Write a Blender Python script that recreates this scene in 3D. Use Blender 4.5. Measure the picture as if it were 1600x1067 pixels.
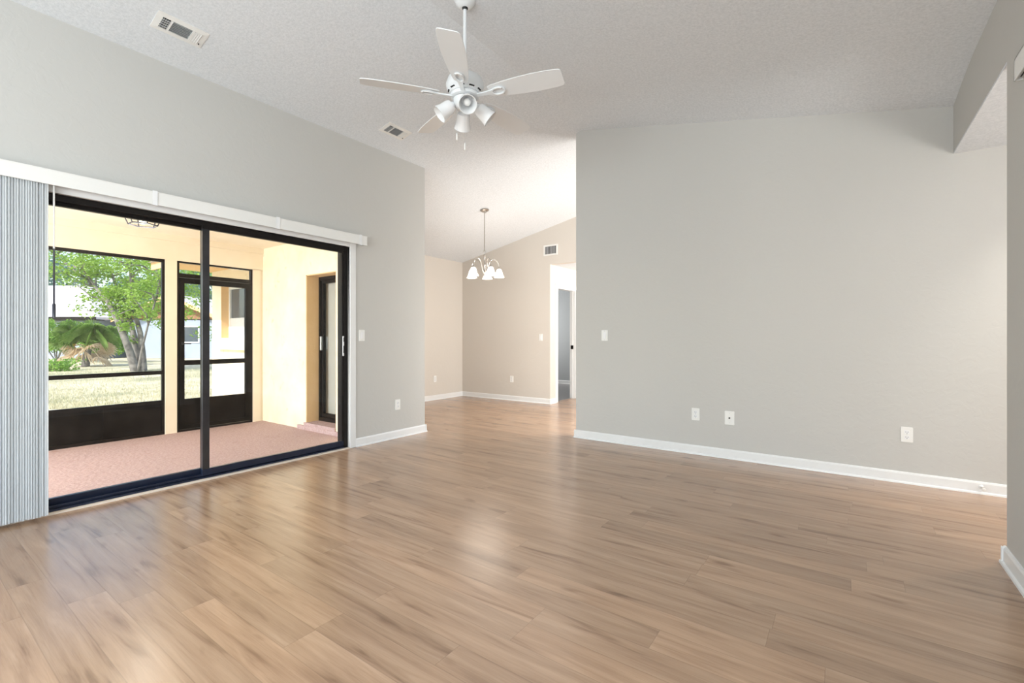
import bpy, bmesh, math, random
from mathutils import Vector, Matrix
R = math.radians
PI = math.pi
for o in list(bpy.data.objects):
    bpy.data.objects.remove(o, do_unlink=True)
sc = bpy.context.scene
COL = sc.collection

# ------------------------------------------------------------------ camera
F_PX = 726.0
TH = math.atan2(519, 726)
S_, C_ = math.sin(TH), math.cos(TH)
CAM = Vector((0, 0, 1.14))
FWD = Vector((-S_, C_, 0))
RGT = Vector((C_, S_, 0))
cd = bpy.data.cameras.new('camera')
cam = bpy.data.objects.new('camera', cd)
COL.objects.link(cam)
cam.location = CAM
cam.rotation_euler = (PI / 2, 0, TH)
cd.sensor_fit = 'HORIZONTAL'
cd.sensor_width = 36
cd.lens = F_PX / 1600 * 36
cd.shift_y = (533.5 - 528) / 1600 * -1
cd.clip_start = .02
cd.clip_end = 300
sc.camera = cam

# ------------------------------------------------------------------ exposure, sky, sun, daylight, added fill
vs = sc.view_settings
vs.view_transform = 'Standard'
vs.look = 'None'
vs.exposure = 0.08
vs.gamma = 1
vs.use_curve_mapping = False

w = bpy.data.worlds.new('World')
sc.world = w
w.use_nodes = True
nt = w.node_tree
bg = nt.nodes['Background']
sky = nt.nodes.new('ShaderNodeTexSky')
sky.sky_type = 'NISHITA'
sky.sun_disc = False
sky.sun_elevation = R(50)
sky.sun_rotation = R(170)
sky.air_density = 1.2
sky.dust_density = 2.5
sky.ozone_density = 1
nt.links.new(sky.outputs[0], bg.inputs[0])
bg.inputs[1].default_value = 0.48


def lamp(name, kind, loc, energy, color=(1, 1, 1), rot=None, aim=None, size=None, size_y=None, radius=None):
    d = bpy.data.lights.new(name, kind)
    d.energy = energy
    d.color = color
    o = bpy.data.objects.new(name, d)
    COL.objects.link(o)
    o.location = loc
    if aim is not None:
        o.rotation_euler = Vector(aim).to_track_quat('-Z', 'Y').to_euler()
    if kind == 'AREA':
        d.shape = 'RECTANGLE'
        d.size = size
        d.size_y = size_y
    if radius is not None:
        d.shadow_soft_size = radius
    return o


sun = lamp('sun', 'SUN', (-10, -20, 20), 5.8, (1, .96, .9), aim=(-.12, .75, -.70))
sun.data.angle = R(.6)
# added fill lights at made-up windows behind the camera: rear and near right walls
lamp('rear_fill', 'AREA', (-1.6, -2.42, 1.55), 132, (.88, .95, 1), aim=(-.40, 1, .28), size=3.2, size_y=1.7)
lamp('side_fill', 'AREA', (.62, -1.0, 1.5), 62, (.88, .95, 1), aim=(-1, .55, -.02), size=2.2, size_y=1.5)
# added fill light brightening the porch from its unseen end
lamp('porch_end_fill', 'AREA', (-5.5, -1.75, 1.0), 170, (.90, .95, 1), aim=(0, 1, 0.0), size=2.2, size_y=1.5)
# added unseen fill lights: one into the dining room, one up the right hall
lamp('dining_fill', 'AREA', (-1.42, 5.85, 1.1), 105, (1, .965, .92), aim=(-1, 0, .0), size=1.6, size_y=1.8)
lamp('hall_end_fill', 'AREA', (2.6, 1.95, 1.3), 72, (1, .98, .95), aim=(-.2, .8, .8), size=.9, size_y=1.6)
# bedroom daylight beyond the hall door
lamp('bedroom_daylight', 'AREA', (-6.6, 9.0, 1.5), 30, (1, .99, .97), aim=(1, .3, 0), size=1.4, size_y=1.4)

rng = random.Random(7)

# ------------------------------------------------------------------ materials
MATS = {}


def newmat(name):
    m = bpy.data.materials.new(name)
    m.use_nodes = True
    MATS[name] = m
    t = m.node_tree
    return m, t, t.nodes['Principled BSDF']


def N(t, kind, **kw):
    n = t.nodes.new(kind)
    for k, v in kw.items():
        setattr(n, k, v)
    return n


def L(t, a, b):
    t.links.new(a, b)


def pos(t, scale=(1, 1, 1)):
    g = N(t, 'ShaderNodeNewGeometry')
    m = N(t, 'ShaderNodeMapping')
    m.inputs['Scale'].default_value = scale
    L(t, g.outputs['Position'], m.inputs['Vector'])
    return m.outputs[0]


def noise(t, vec, scale, detail=4, rough=.5, dist=0.0):
    n = N(t, 'ShaderNodeTexNoise')
    n.inputs['Scale'].default_value = scale
    n.inputs['Detail'].default_value = detail
    n.inputs['Roughness'].default_value = rough
    n.inputs['Distortion'].default_value = dist
    L(t, vec, n.inputs['Vector'])
    return n.outputs['Fac']


def ramp(t, fac, stops):
    r = N(t, 'ShaderNodeValToRGB')
    el = r.color_ramp.elements
    while len(el) < len(stops):
        el.new(.5)
    for e, (p, c) in zip(el, stops):
        e.position = p
        e.color = (*c, 1) if len(c) == 3 else c
    L(t, fac, r.inputs[0])
    return r.outputs[0]


def mix(t, fac, a, b, mode='MIX'):
    m = N(t, 'ShaderNodeMix')
    m.data_type = 'RGBA'
    m.blend_type = mode
    for sock, v in ((m.inputs[0], fac), (m.inputs[6], a), (m.inputs[7], b)):
        if hasattr(v, 'is_linked'):
            L(t, v, sock)
        elif isinstance(v, (int, float)):
            sock.default_value = v
        else:
            sock.default_value = (*v, 1)
    return m.outputs[2]


def math_(t, op, a, b=None, c=None):
    m = N(t, 'ShaderNodeMath', operation=op)
    for i, v in enumerate((a, b, c)):
        if v is None:
            continue
        if isinstance(v, (int, float)):
            m.inputs[i].default_value = v
        else:
            L(t, v, m.inputs[i])
    return m.outputs[0]


def bump(t, p, height, strength=.3, dist=.01):
    b = N(t, 'ShaderNodeBump')
    b.inputs['Strength'].default_value = strength
    b.inputs['Distance'].default_value = dist
    L(t, height, b.inputs['Height'])
    L(t, b.outputs[0], p.inputs['Normal'])


def s2l(r, g, b):
    f = lambda v: (v / 255 / 12.92) if v / 255 <= .04045 else ((v / 255 + .055) / 1.055) ** 2.4
    return (f(r), f(g), f(b))


def plain(name, col, rough=.5, metal=0.0, var=.04, scale=8, bmp=0.0, bscale=60, spec=.5, coat=0):
    m, t, p = newmat(name)
    v = pos(t)
    f = noise(t, v, scale)
    a = tuple(c * (1 - var) for c in col)
    b = tuple(min(1, c * (1 + var)) for c in col)
    c = ramp(t, f, [(.3, a), (.7, b)])
    L(t, c, p.inputs['Base Color'])
    p.inputs['Roughness'].default_value = rough
    p.inputs['Metallic'].default_value = metal
    p.inputs['Specular IOR Level'].default_value = spec
    if coat:
        p.inputs['Coat Weight'].default_value = coat
    if bmp:
        bump(t, p, noise(t, v, bscale, 3), bmp, .004)
    return m


def translucent(m, f):
    t = m.node_tree
    p = t.nodes['Principled BSDF']
    tr = N(t, 'ShaderNodeBsdfTranslucent')
    tr.inputs[0].default_value = (.85, .87, .88, 1)
    mx = N(t, 'ShaderNodeMixShader')
    mx.inputs[0].default_value = f
    L(t, p.outputs[0], mx.inputs[1])
    L(t, tr.outputs[0], mx.inputs[2])
    L(t, mx.outputs[0], t.nodes['Material Output'].inputs[0])


def wall_mat(name, col):
    m, t, p = newmat(name)
    v = pos(t)
    f = noise(t, v, 1.1, 2)
    c = ramp(t, f, [(.3, tuple(x * .985 for x in col)), (.7, col)])
    L(t, c, p.inputs['Base Color'])
    p.inputs['Roughness'].default_value = .62
    p.inputs['Specular IOR Level'].default_value = .35
    k = noise(t, v, 14, 5, .55, .8)
    k2 = ramp(t, k, [(.47, (0, 0, 0)), (.56, (1, 1, 1))])
    bump(t, p, k2, .10, .004)
    return m


M_wall = wall_mat('greige_wall_paint', s2l(198, 197, 193))
M_dining = wall_mat('warm_greige_wall_paint', s2l(212, 206, 198))
M_blue = wall_mat('blue_grey_wall_paint', s2l(180, 184, 186))


def ceiling_mat():
    m, t, p = newmat('popcorn_ceiling')
    v = pos(t)
    f = noise(t, v, 60, 5, .7)
    c = ramp(t, f, [(.33, s2l(214, 219, 223)), (.62, s2l(230, 234, 238))])
    L(t, c, p.inputs['Base Color'])
    p.inputs['Roughness'].default_value = .9
    p.inputs['Specular IOR Level'].default_value = .1
    bump(t, p, noise(t, v, 95, 4, .7), .28, .008)
    return m


M_ceil = ceiling_mat()


def plank_mat(name, tones, W=.13, LEN=1.22, rough=.235, gcol=None):
    m, t, p = newmat(name)
    g = N(t, 'ShaderNodeNewGeometry')
    sp = N(t, 'ShaderNodeSeparateXYZ')
    L(t, g.outputs['Position'], sp.inputs[0])
    x, y = sp.outputs[0], sp.outputs[1]
    yr = math_(t, 'DIVIDE', math_(t, 'ADD', y, 20.03), W)
    row = math_(t, 'FLOOR', yr)
    fy = math_(t, 'FRACT', yr)
    wn = N(t, 'ShaderNodeTexWhiteNoise', noise_dimensions='1D')
    L(t, row, wn.inputs['W'])
    xr = math_(t, 'DIVIDE', math_(t, 'ADD', math_(t, 'ADD', x, 30.0), math_(t, 'MULTIPLY', wn.outputs[0], LEN * 3)), LEN)
    col = math_(t, 'FLOOR', xr)
    fx = math_(t, 'FRACT', xr)
    cb = N(t, 'ShaderNodeCombineXYZ')
    L(t, row, cb.inputs[0])
    L(t, col, cb.inputs[1])
    w2 = N(t, 'ShaderNodeTexWhiteNoise', noise_dimensions='2D')
    L(t, cb.outputs[0], w2.inputs['Vector'])
    pid = w2.outputs[0]
    # grain vector, shifted plank by plank
    gv = N(t, 'ShaderNodeCombineXYZ')
    L(t, math_(t, 'ADD', math_(t, 'MULTIPLY', x, 1.0), math_(t, 'MULTIPLY', pid, 37.0)), gv.inputs[0])
    L(t, math_(t, 'ADD', math_(t, 'MULTIPLY', y, 11.0), math_(t, 'MULTIPLY', pid, 91.0)), gv.inputs[1])
    broad = noise(t, gv.outputs[0], 1.7, 3, .55, .6)
    gv2 = N(t, 'ShaderNodeMapping')
    gv2.inputs['Scale'].default_value = (2.2, 7, 1)
    L(t, gv.outputs[0], gv2.inputs[0])
    fine = noise(t, gv2.outputs[0], 2.2, 6, .6, 1.2)
    gv3 = N(t, 'ShaderNodeMapping')
    gv3.inputs['Scale'].default_value = (2.6, .65, 1)
    L(t, gv.outputs[0], gv3.inputs[0])
    knot = noise(t, gv3.outputs[0], 1.5, 1, .4)
    c = ramp(t, broad, [(.25, tones[0]), (.42, tones[1]), (.62, tones[2]), (.85, tones[3])])
    tone = ramp(t, pid, [(0, (.84, .83, .82)), (.5, (.98, .98, .98)), (1, (1.08, 1.06, 1.04))])
    c = mix(t, 1.0, c, tone, 'MULTIPLY')
    fr = ramp(t, fine, [(.3, (.74, .72, .70)), (.5, (1, 1, 1)), (.75, (1.04, 1.04, 1.04))])
    c = mix(t, .42, c, fr, 'MULTIPLY')
    gv4 = N(t, 'ShaderNodeMapping')
    gv4.inputs['Scale'].default_value = (1.6, 6, 1)
    L(t, gv.outputs[0], gv4.inputs[0])
    hair = noise(t, gv4.outputs[0], 3.0, 3, .6, .8)
    hr = ramp(t, hair, [(.36, (.80, .78, .76)), (.52, (1, 1, 1))])
    c = mix(t, .22, c, hr, 'MULTIPLY')
    kr = ramp(t, knot, [(.70, (1, 1, 1)), (.80, (.55, .48, .42))])
    c = mix(t, .8, c, kr, 'MULTIPLY')
    # seams
    ey = math_(t, 'MINIMUM', fy, math_(t, 'SUBTRACT', 1, fy))
    ex = math_(t, 'MINIMUM', fx, math_(t, 'SUBTRACT', 1, fx))
    sy = math_(t, 'LESS_THAN', ey, .0035 / W * .5)
    sx = math_(t, 'LESS_THAN', ex, .003 / LEN * .5)
    seam = math_(t, 'MAXIMUM', sy, sx)
    c = mix(t, math_(t, 'MULTIPLY', seam, .22), c, (.10, .065, .04))
    L(t, c, p.inputs['Base Color'])
    rr = math_(t, 'ADD', math_(t, 'MULTIPLY', fine, .06), rough - .03)
    L(t, rr, p.inputs['Roughness'])
    p.inputs['Specular IOR Level'].default_value = 1.0
    h = math_(t, 'SUBTRACT', math_(t, 'MULTIPLY', fine, .35), math_(t, 'MULTIPLY', seam, 1.0))
    bump(t, p, h, .03, .003)
    return m


M_floor = plank_mat('oak_vinyl_planks', [s2l(136, 106, 82), s2l(169, 137, 110), s2l(184, 152, 124), s2l(198, 168, 141)])
M_floor2 = plank_mat('grey_vinyl_planks', [s2l(96, 94, 96), s2l(120, 118, 120), s2l(134, 132, 134), s2l(150, 148, 150)])

M_trim = plain('white_trim_paint', s2l(232, 233, 233), .35, var=.01)
M_white = plain('white_plastic', s2l(235, 235, 232), .4, var=.01)
M_fan = plain('white_fan_enamel', s2l(230, 233, 235), .35, var=.01)
M_shade = plain('frosted_white_glass_unlit', s2l(240, 241, 242), .25, var=.01)
M_dark = plain('dark_slot', (.015, .015, .015), .6, var=.1)
M_bronze = plain('dark_bronze_aluminium', (.012, .010, .0095), .4, .0, var=.2, spec=.2, scale=20)
M_sill = plain('blue_black_anodised_sill', (.016, .024, .05), .3, .3, var=.2, scale=10)
M_stile = plain('grey_bronze_stile', (.055, .055, .06), .3, .6, var=.2)
M_nickel = plain('brushed_nickel', (.50, .48, .45), .3, 1, var=.05)
M_steel = plain('steel_handle', (.62, .62, .62), .35, 1, var=.05)
M_grill = plain('vent_grey_louver', s2l(196, 198, 199), .45, var=.02)
M_vane = plain('pale_grey_vane', s2l(232, 235, 237), .42, var=.02)
translucent(M_vane, .55)
M_ventdark = plain('vent_duct_dark', (.02, .02, .02), .8, var=.1)
M_hole = plain('scuffed_black_kick_panel', (.010, .009, .0085), .55, var=.6, scale=6, spec=.12)
M_wandlow = plain('wand_silhouette_and_cage_black', (.04, .042, .06), .3, var=.1)
M_greyroof = plain('pale_grey_shingles', s2l(198, 193, 197), .9, var=.08, scale=14, bmp=.4)
M_brown = plain('brown_gable_siding', s2l(150, 112, 84), .8, var=.12)
M_blockwall = plain('pale_blue_grey_house_wall', s2l(156, 166, 182), .85, var=.04, scale=2)
M_bark = plain('pale_lichened_bark', s2l(120, 116, 112), .9, var=.55, scale=5, bmp=.8, bscale=20)
M_winglass = plain('dark_window_glass', (.09, .11, .13), .08, var=.1)
M_curtain = plain('pale_blind_and_sunlit_screen', s2l(214, 212, 208), .7, var=.02)
M_fascia = plain('tan_fascia_paint', s2l(226, 186, 134), .7, var=.04)


def stucco(name, a, b, stain=None, bs=.5, fs=3.2):
    m, t, p = newmat(name)
    v = pos(t)
    f = noise(t, v, fs, 5, .6)
    c = ramp(t, f, [(.3, a), (.7, b)])
    if stain:
        k = noise(t, v, 5.5, 6, .7, .5)
        kf = ramp(t, k, [(.60, (0, 0, 0)), (.68, (1, 1, 1))])
        c = mix(t, math_(t, 'MULTIPLY', kf, .6), c, stain)
    L(t, c, p.inputs['Base Color'])
    p.inputs['Roughness'].default_value = .85
    p.inputs['Specular IOR Level'].default_value = .2
    bump(t, p, noise(t, v, 26, 6, .65), bs, .014)
    return m


M_stucco = stucco('cream_stucco', s2l(240, 226, 196), s2l(247, 237, 214), s2l(206, 190, 158), .6)
M_jamb = stucco('tan_jamb_and_reveal_shade', s2l(226, 190, 142), s2l(232, 198, 152), None, .25)
M_beam = stucco('peach_painted_wood', s2l(236, 221, 198), s2l(241, 228, 208), None, .12)
M_pceil = stucco('cream_porch_ceiling', s2l(246, 232, 208), s2l(250, 238, 218), None, .12)
M_pfloor = stucco('pink_terracotta_paint', s2l(174, 144, 139), s2l(202, 178, 176), s2l(168, 138, 130), .4, 60)


def lawn_mat():
    m, t, p = newmat('dry_lawn')
    v = pos(t, (1, .55, 1))
    a = noise(t, v, .5, 6, .65, .4)
    b = noise(t, pos(t), 9, 5, .7)
    c = ramp(t, a, [(.36, s2l(150, 152, 124)), (.5, s2l(200, 192, 164)), (.66, s2l(220, 212, 190))])
    d = ramp(t, b, [(.3, (.66, .66, .62)), (.7, (1.1, 1.1, 1.1))])
    L(t, mix(t, .8, c, d, 'MULTIPLY'), p.inputs['Base Color'])
    p.inputs['Roughness'].default_value = .95
    p.inputs['Specular IOR Level'].default_value = .1
    bump(t, p, b, .7, .05)
    return m


M_lawn = lawn_mat()


def leaf_mat(name, a, b, trans=.45):
    m, t, p = newmat(name)
    v = pos(t)
    n = noise(t, v, 2.2, 3)
    n2 = noise(t, v, 23, 2)
    c = ramp(t, math_(t, 'ADD', math_(t, 'MULTIPLY', n, .5), math_(t, 'MULTIPLY', n2, .5)), [(.35, a), (.65, b)])
    L(t, c, p.inputs['Base Color'])
    p.inputs['Roughness'].default_value = .45
    tr = N(t, 'ShaderNodeBsdfTranslucent')
    L(t, c, tr.inputs[0])
    mx = N(t, 'ShaderNodeMixShader')
    mx.inputs[0].default_value = trans
    L(t, p.outputs[0], mx.inputs[1])
    L(t, tr.outputs[0], mx.inputs[2])
    L(t, mx.outputs[0], t.nodes['Material Output'].inputs[0])
    return m


M_leaf = leaf_mat('bright_green_leaves', s2l(102, 144, 52), s2l(176, 204, 98))
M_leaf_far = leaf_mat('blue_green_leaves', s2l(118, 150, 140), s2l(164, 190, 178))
M_leaf_bush = leaf_mat('fresh_green_shrub_leaves', s2l(98, 144, 54), s2l(160, 196, 92))
M_palm = leaf_mat('palm_green', s2l(96, 134, 62), s2l(154, 182, 100))
M_palmdry = leaf_mat('dry_palm_straw', s2l(206, 182, 150), s2l(238, 226, 206))
M_palmyel = leaf_mat('yellowing_palm', s2l(212, 178, 50), s2l(236, 208, 90))
M_grass = leaf_mat('straw_grass_blades', s2l(170, 170, 132), s2l(216, 208, 180), .3)


def thin(name, tint, refl, opac=0.0, rough=0.0, col=(0, 0, 0)):
    m, t, p = newmat(name)
    t.nodes.remove(p)
    tr = N(t, 'ShaderNodeBsdfTransparent')
    tr.inputs[0].default_value = (*tint, 1)
    gl = N(t, 'ShaderNodeBsdfGlossy')
    gl.inputs['Roughness'].default_value = rough
    fr = N(t, 'ShaderNodeFresnel')
    fr.inputs[0].default_value = 1.45
    mx = N(t, 'ShaderNodeMixShader')
    L(t, math_(t, 'MULTIPLY', fr.outputs[0], refl), mx.inputs[0])
    L(t, tr.outputs[0], mx.inputs[1])
    L(t, gl.outputs[0], mx.inputs[2])
    out = mx.outputs[0]
    if opac:
        df = N(t, 'ShaderNodeBsdfDiffuse')
        df.inputs[0].default_value = (*col, 1)
        m2 = N(t, 'ShaderNodeMixShader')
        m2.inputs[0].default_value = opac
        L(t, out, m2.inputs[1])
        L(t, df.outputs[0], m2.inputs[2])
        out = m2.outputs[0]
    L(t, out, t.nodes['Material Output'].inputs[0])
    return m


M_glass = thin('clear_door_glass', (.97, .985, .98), .35)
M_screen = thin('insect_screen', (.97, .97, .97), .0, .10, col=(.10, .10, .10))


def glow(name, col, strength):
    m, t, p = newmat(name)
    p.inputs['Base Color'].default_value = (*col, 1)
    p.inputs['Emission Color'].default_value = (*col, 1)
    p.inputs['Emission Strength'].default_value = strength
    p.inputs['Roughness'].default_value = .3
    return m


M_lit = glow('lit_frosted_glass', (1, .96, .9), 1.6)
M_bulb = glow('lit_bulb', (1, .9, .75), 3)
M_bulb_off = plain('unlit_bulb', s2l(238, 238, 236), .3, var=.01)

# ------------------------------------------------------------------ mesh builder


class MB:
    def __init__(s):
        s.v = []
        s.f = []

    def add(s, vs, fs):
        n = len(s.v)
        s.v += [tuple(p) for p in vs]
        s.f += [tuple(i + n for i in f) for f in fs]
        return s

    def box(s, lo, hi):
        x0, y0, z0 = lo
        x1, y1, z1 = hi
        x0, x1 = min(x0, x1), max(x0, x1)
        y0, y1 = min(y0, y1), max(y0, y1)
        z0, z1 = min(z0, z1), max(z0, z1)
        return s.add([(x0, y0, z0), (x1, y0, z0), (x1, y1, z0), (x0, y1, z0), (x0, y0, z1), (x1, y0, z1), (x1, y1, z1), (x0, y1, z1)],
                     [(3, 2, 1, 0), (4, 5, 6, 7), (0, 1, 5, 4), (1, 2, 6, 5), (2, 3, 7, 6), (3, 0, 4, 7)])

    def prism(s, ring, ext):
        """closed planar ring extruded by the vector ext"""
        n = len(ring)
        e = Vector(ext)
        a = [Vector(p) for p in ring]
        b = [p + e for p in a]
        fs = [tuple(range(n))[::-1], tuple(range(n, 2 * n))]
        fs += [(i, (i + 1) % n, n + (i + 1) % n, n + i) for i in range(n)]
        return s.add(a + b, fs)

    def tube(s, pts, r, seg=8, cap=True, closed=False):
        pts = [Vector(p) for p in pts]
        n = len(pts)
        rs = r if isinstance(r, (list, tuple)) else [r] * n
        vs, fs = [], []
        up = Vector((0, 0, 1))
        prev = None
        for i, p in enumerate(pts):
            if closed:
                d = pts[(i + 1) % n] - pts[i - 1]
            else:
                d = pts[min(i + 1, n - 1)] - pts[max(i - 1, 0)]
            d.normalize()
            if prev is None:
                a = d.cross(up)
                if a.length < .05:
                    a = d.cross(Vector((1, 0, 0)))
                a.normalize()
            else:
                a = prev - d * prev.dot(d)
                a.normalize()
            prev = a
            b = d.cross(a)
            for k in range(seg):
                q = 2 * PI * k / seg
                vs.append(p + (a * math.cos(q) + b * math.sin(q)) * rs[i])
        m = n if closed else n - 1
        for i in range(m):
            j = (i + 1) % n
            for k in range(seg):
                k2 = (k + 1) % seg
                fs.append((i * seg + k, i * seg + k2, j * seg + k2, j * seg + k))
        if cap and not closed:
            fs.append(tuple(range(seg))[::-1])
            fs.append(tuple((n - 1) * seg + k for k in range(seg)))
        return s.add(vs, fs)

    def lathe(s, prof, seg=24, o=(0, 0, 0), axis=None, capa=True, capb=True):
        """profile of (radius, height) turned about the z axis, or about the given axis"""
        o = Vector(o)
        q = Vector((0, 0, 1)).rotation_difference(Vector(axis)) if axis is not None else None
        vs, fs = [], []
        for (r, h) in prof:
            for k in range(seg):
                a = 2 * PI * k / seg
                p = Vector((r * math.cos(a), r * math.sin(a), h))
                if q:
                    p = q @ p
                vs.append(o + p)
        for i in range(len(prof) - 1):
            for k in range(seg):
                k2 = (k + 1) % seg
                fs.append((i * seg + k, i * seg + k2, (i + 1) * seg + k2, (i + 1) * seg + k))
        if capa:
            fs.append(tuple(range(seg))[::-1])
        if capb:
            fs.append(tuple((len(prof) - 1) * seg + k for k in range(seg)))
        return s.add(vs, fs)

    def sphere(s, c, r, seg=12, rings=8, sq=(1, 1, 1)):
        c = Vector(c)
        prof = []
        vs, fs = [], []
        for i in range(rings + 1):
            a = PI * i / rings
            for k in range(seg):
                b = 2 * PI * k / seg
                vs.append(c + Vector((r * math.sin(a) * math.cos(b) * sq[0], r * math.sin(a) * math.sin(b) * sq[1], r * math.cos(a) * sq[2])))
        for i in range(rings):
            for k in range(seg):
                k2 = (k + 1) % seg
                fs.append((i * seg + k, (i + 1) * seg + k, (i + 1) * seg + k2, i * seg + k2))
        return s.add(vs, fs)


def ancestors_loc(p):
    v = Vector((0, 0, 0))
    while p is not None:
        v += p.location
        p = p.parent
    return v


def obj(name, mb, mat, parent=None, world=False, bevel=0, smooth=False, fixn=True):
    me = bpy.data.meshes.new(name)
    off = ancestors_loc(parent) if (world and parent is not None) else Vector((0, 0, 0))
    me.from_pydata([tuple(Vector(p) - off) for p in mb.v], [], mb.f)
    if fixn:
        bm = bmesh.new()
        bm.from_mesh(me)
        bmesh.ops.remove_doubles(bm, verts=bm.verts, dist=1e-6)
        bmesh.ops.recalc_face_normals(bm, faces=bm.faces)
        bm.to_mesh(me)
        bm.free()
    me.materials.append(mat)
    if smooth:
        for p in me.polygons:
            p.use_smooth = True
    o = bpy.data.objects.new(name, me)
    COL.objects.link(o)
    if parent is not None:
        o.parent = parent
    if bevel:
        b = o.modifiers.new('bevel', 'BEVEL')
        b.width = bevel
        b.segments = 2
        b.limit_method = 'ANGLE'
    if smooth and not bevel:
        e = o.modifiers.new('edges', 'EDGE_SPLIT')
        e.split_angle = R(38)
    return o


def struct(name, mb, mat, bevel=0, smooth=False):
    o = obj(name, mb, mat, None, False, bevel, smooth)
    o['kind'] = 'structure'
    return o


def thing(name, label=None, cat=None, loc=(0, 0, 0), rot=(0, 0, 0), group=None, structure=False):
    o = bpy.data.objects.new(name, None)
    COL.objects.link(o)
    o.location = loc
    o.rotation_euler = rot
    o.empty_display_size = .1
    if structure:
        o['kind'] = 'structure'
    if label:
        o['label'] = label
    if cat:
        o['category'] = cat
    if group:
        o['group'] = group
    return o


def tag(o, label, cat, group=None):
    o['label'] = label
    o['category'] = cat
    if group:
        o['group'] = group
    return o


def dup(root, loc, rot, label, group=None):
    r = root.copy()
    COL.objects.link(r)
    r.location = loc
    r.rotation_euler = rot
    r['label'] = label
    if group:
        r['group'] = group
    for ch in list(root.children):
        c = ch.copy()
        COL.objects.link(c)
        c.parent = r
        for g in ch.children:
            d = g.copy()
            COL.objects.link(d)
            d.parent = c
    return r


# ------------------------------------------------------------------ the room
XL = -4.16          # slider wall, room face
XLo = -4.31         # its outer face
YR = 4.769          # wall with the outlets
XN = .667           # near right wall, room face
YB = -2.6           # rear wall
XD, YD = -6.14, 6.902   # dining room corner
PORCH_Z = -.03


def zc(x, y):
    t = min(1, max(0, (y - 3.95) / 1.85))
    d = .166 * t * t * (3 - 2 * t)
    return 3.573 - (.21 * (-2.43 - x) if x < -2.43 else .2016 * (x + 2.43)) - d


mb = MB().box((XL - .05, YB - .1, -.12), (3.4, YD + 3.5, 0))
mb.box((XD - .1, 3.7, -.12), (XL - .05, 7.0, 0))
struct('floor', mb, M_floor)
struct('floor_bedroom', MB().box((-8.2, 7.02, -.12), (-4.21, 10.3, .001)), M_floor2)

# vaulted ceiling: one folded sheet with thickness
xs = [-6.3 + i * (6.3 - 4.31) / 6 for i in range(6)] + [-4.31 + i * (4.31 - 2.43) / 5 for i in range(5)] + [-2.43 + i * (2.43 + .78) / 6 for i in range(7)]
ys = [-2.7, 0, 2, 3.6] + [3.95 + i * 1.85 / 12 for i in range(13)] + [6.4, 7.02]
mb = MB()
for top in (0, 1):
    pass
vid = {}
vs_, fs_ = [], []
for i, x in enumerate(xs):
    for j, y in enumerate(ys):
        vid[i, j, 0] = len(vs_)
        vs_.append((x, y, zc(x, y)))
        vid[i, j, 1] = len(vs_)
        vs_.append((x, y, zc(x, y) + .12))
cells = {(i, j) for i in range(len(xs) - 1) for j in range(len(ys) - 1) if not (xs[i] < -4.32 and ys[j] < 3.5)}
for (i, j) in cells:
    fs_.append((vid[i, j, 0], vid[i, j + 1, 0], vid[i + 1, j + 1, 0], vid[i + 1, j, 0]))
    fs_.append((vid[i, j, 1], vid[i + 1, j, 1], vid[i + 1, j + 1, 1], vid[i, j + 1, 1]))
    for (di, dj, a, b) in ((-1, 0, (i, j), (i, j + 1)), (1, 0, (i + 1, j), (i + 1, j + 1)), (0, -1, (i, j), (i + 1, j)), (0, 1, (i, j + 1), (i + 1, j + 1))):
        if (i + di, j + dj) not in cells:
            fs_.append((vid[(*a, 0)], vid[(*b, 0)], vid[(*b, 1)], vid[(*a, 1)]))
mb.add(vs_, fs_)
struct('ceiling', mb, M_ceil)


def wall_y(x0, x1, y0, y1, z0=0, top=None, n=10):
    """slab lying along x, top following the vault"""
    pts = [(x0 + (x1 - x0) * i / n, zc(x0 + (x1 - x0) * i / n, (y0 + y1) / 2) + .03 if top is None else top) for i in range(n + 1)]
    if top is None and x0 < -2.43 < x1:
        pts.append((-2.43, zc(-2.43, (y0 + y1) / 2) + .03))
        pts.sort()
    ring = [(x0, y0, z0), (x1, y0, z0)] + [(x, y0, z) for x, z in reversed(pts)]
    return ring, (0, y1 - y0, 0)


def wall_x(y0, y1, x0, x1, z0=0, top=None, n=10):
    pts = [(y0 + (y1 - y0) * i / n, zc((x0 + x1) / 2, y0 + (y1 - y0) * i / n) + .03 if top is None else top) for i in range(n + 1)]
    ring = [(x0, y0, z0), (x0, y1, z0)] + [(x0, y, z) for y, z in reversed(pts)]
    return ring, (x1 - x0, 0, 0)


OPY0, OPY1, OPZ = .46, 2.93, 2.08
mb = MB()
mb.prism(*wall_x(YB, OPY0, XLo, XL))
mb.prism(*wall_x(OPY1, 3.99, XLo, XL))
mb.prism(*wall_x(OPY0, OPY1, XLo, XL, OPZ))
struct('wall_left', mb, M_wall)

mb = MB()
mb.prism(*wall_y(-2.505, .80, YR, YR + .12))
mb.box((.80, YR, 0), (3.3, YR + .12, 2.6))
struct('wall_right', mb, M_wall)

# near right wall with the soffit over the hall opening
mb = MB()
mb.prism(*wall_x(YB, -2.15, XN, XN + .12, n=3))
mb.prism(*wall_x(.15, 3.354, XN, XN + .12))
mb.box((XN, -2.15, 0), (XN + .12, .15, .7))
mb.prism(*wall_x(-2.15, .15, XN, XN + .12, 2.3))
mb.prism(*wall_x(3.354, YR, XN, XN + .12, 2.535))
struct('wall_near', mb, M_wall)

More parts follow.
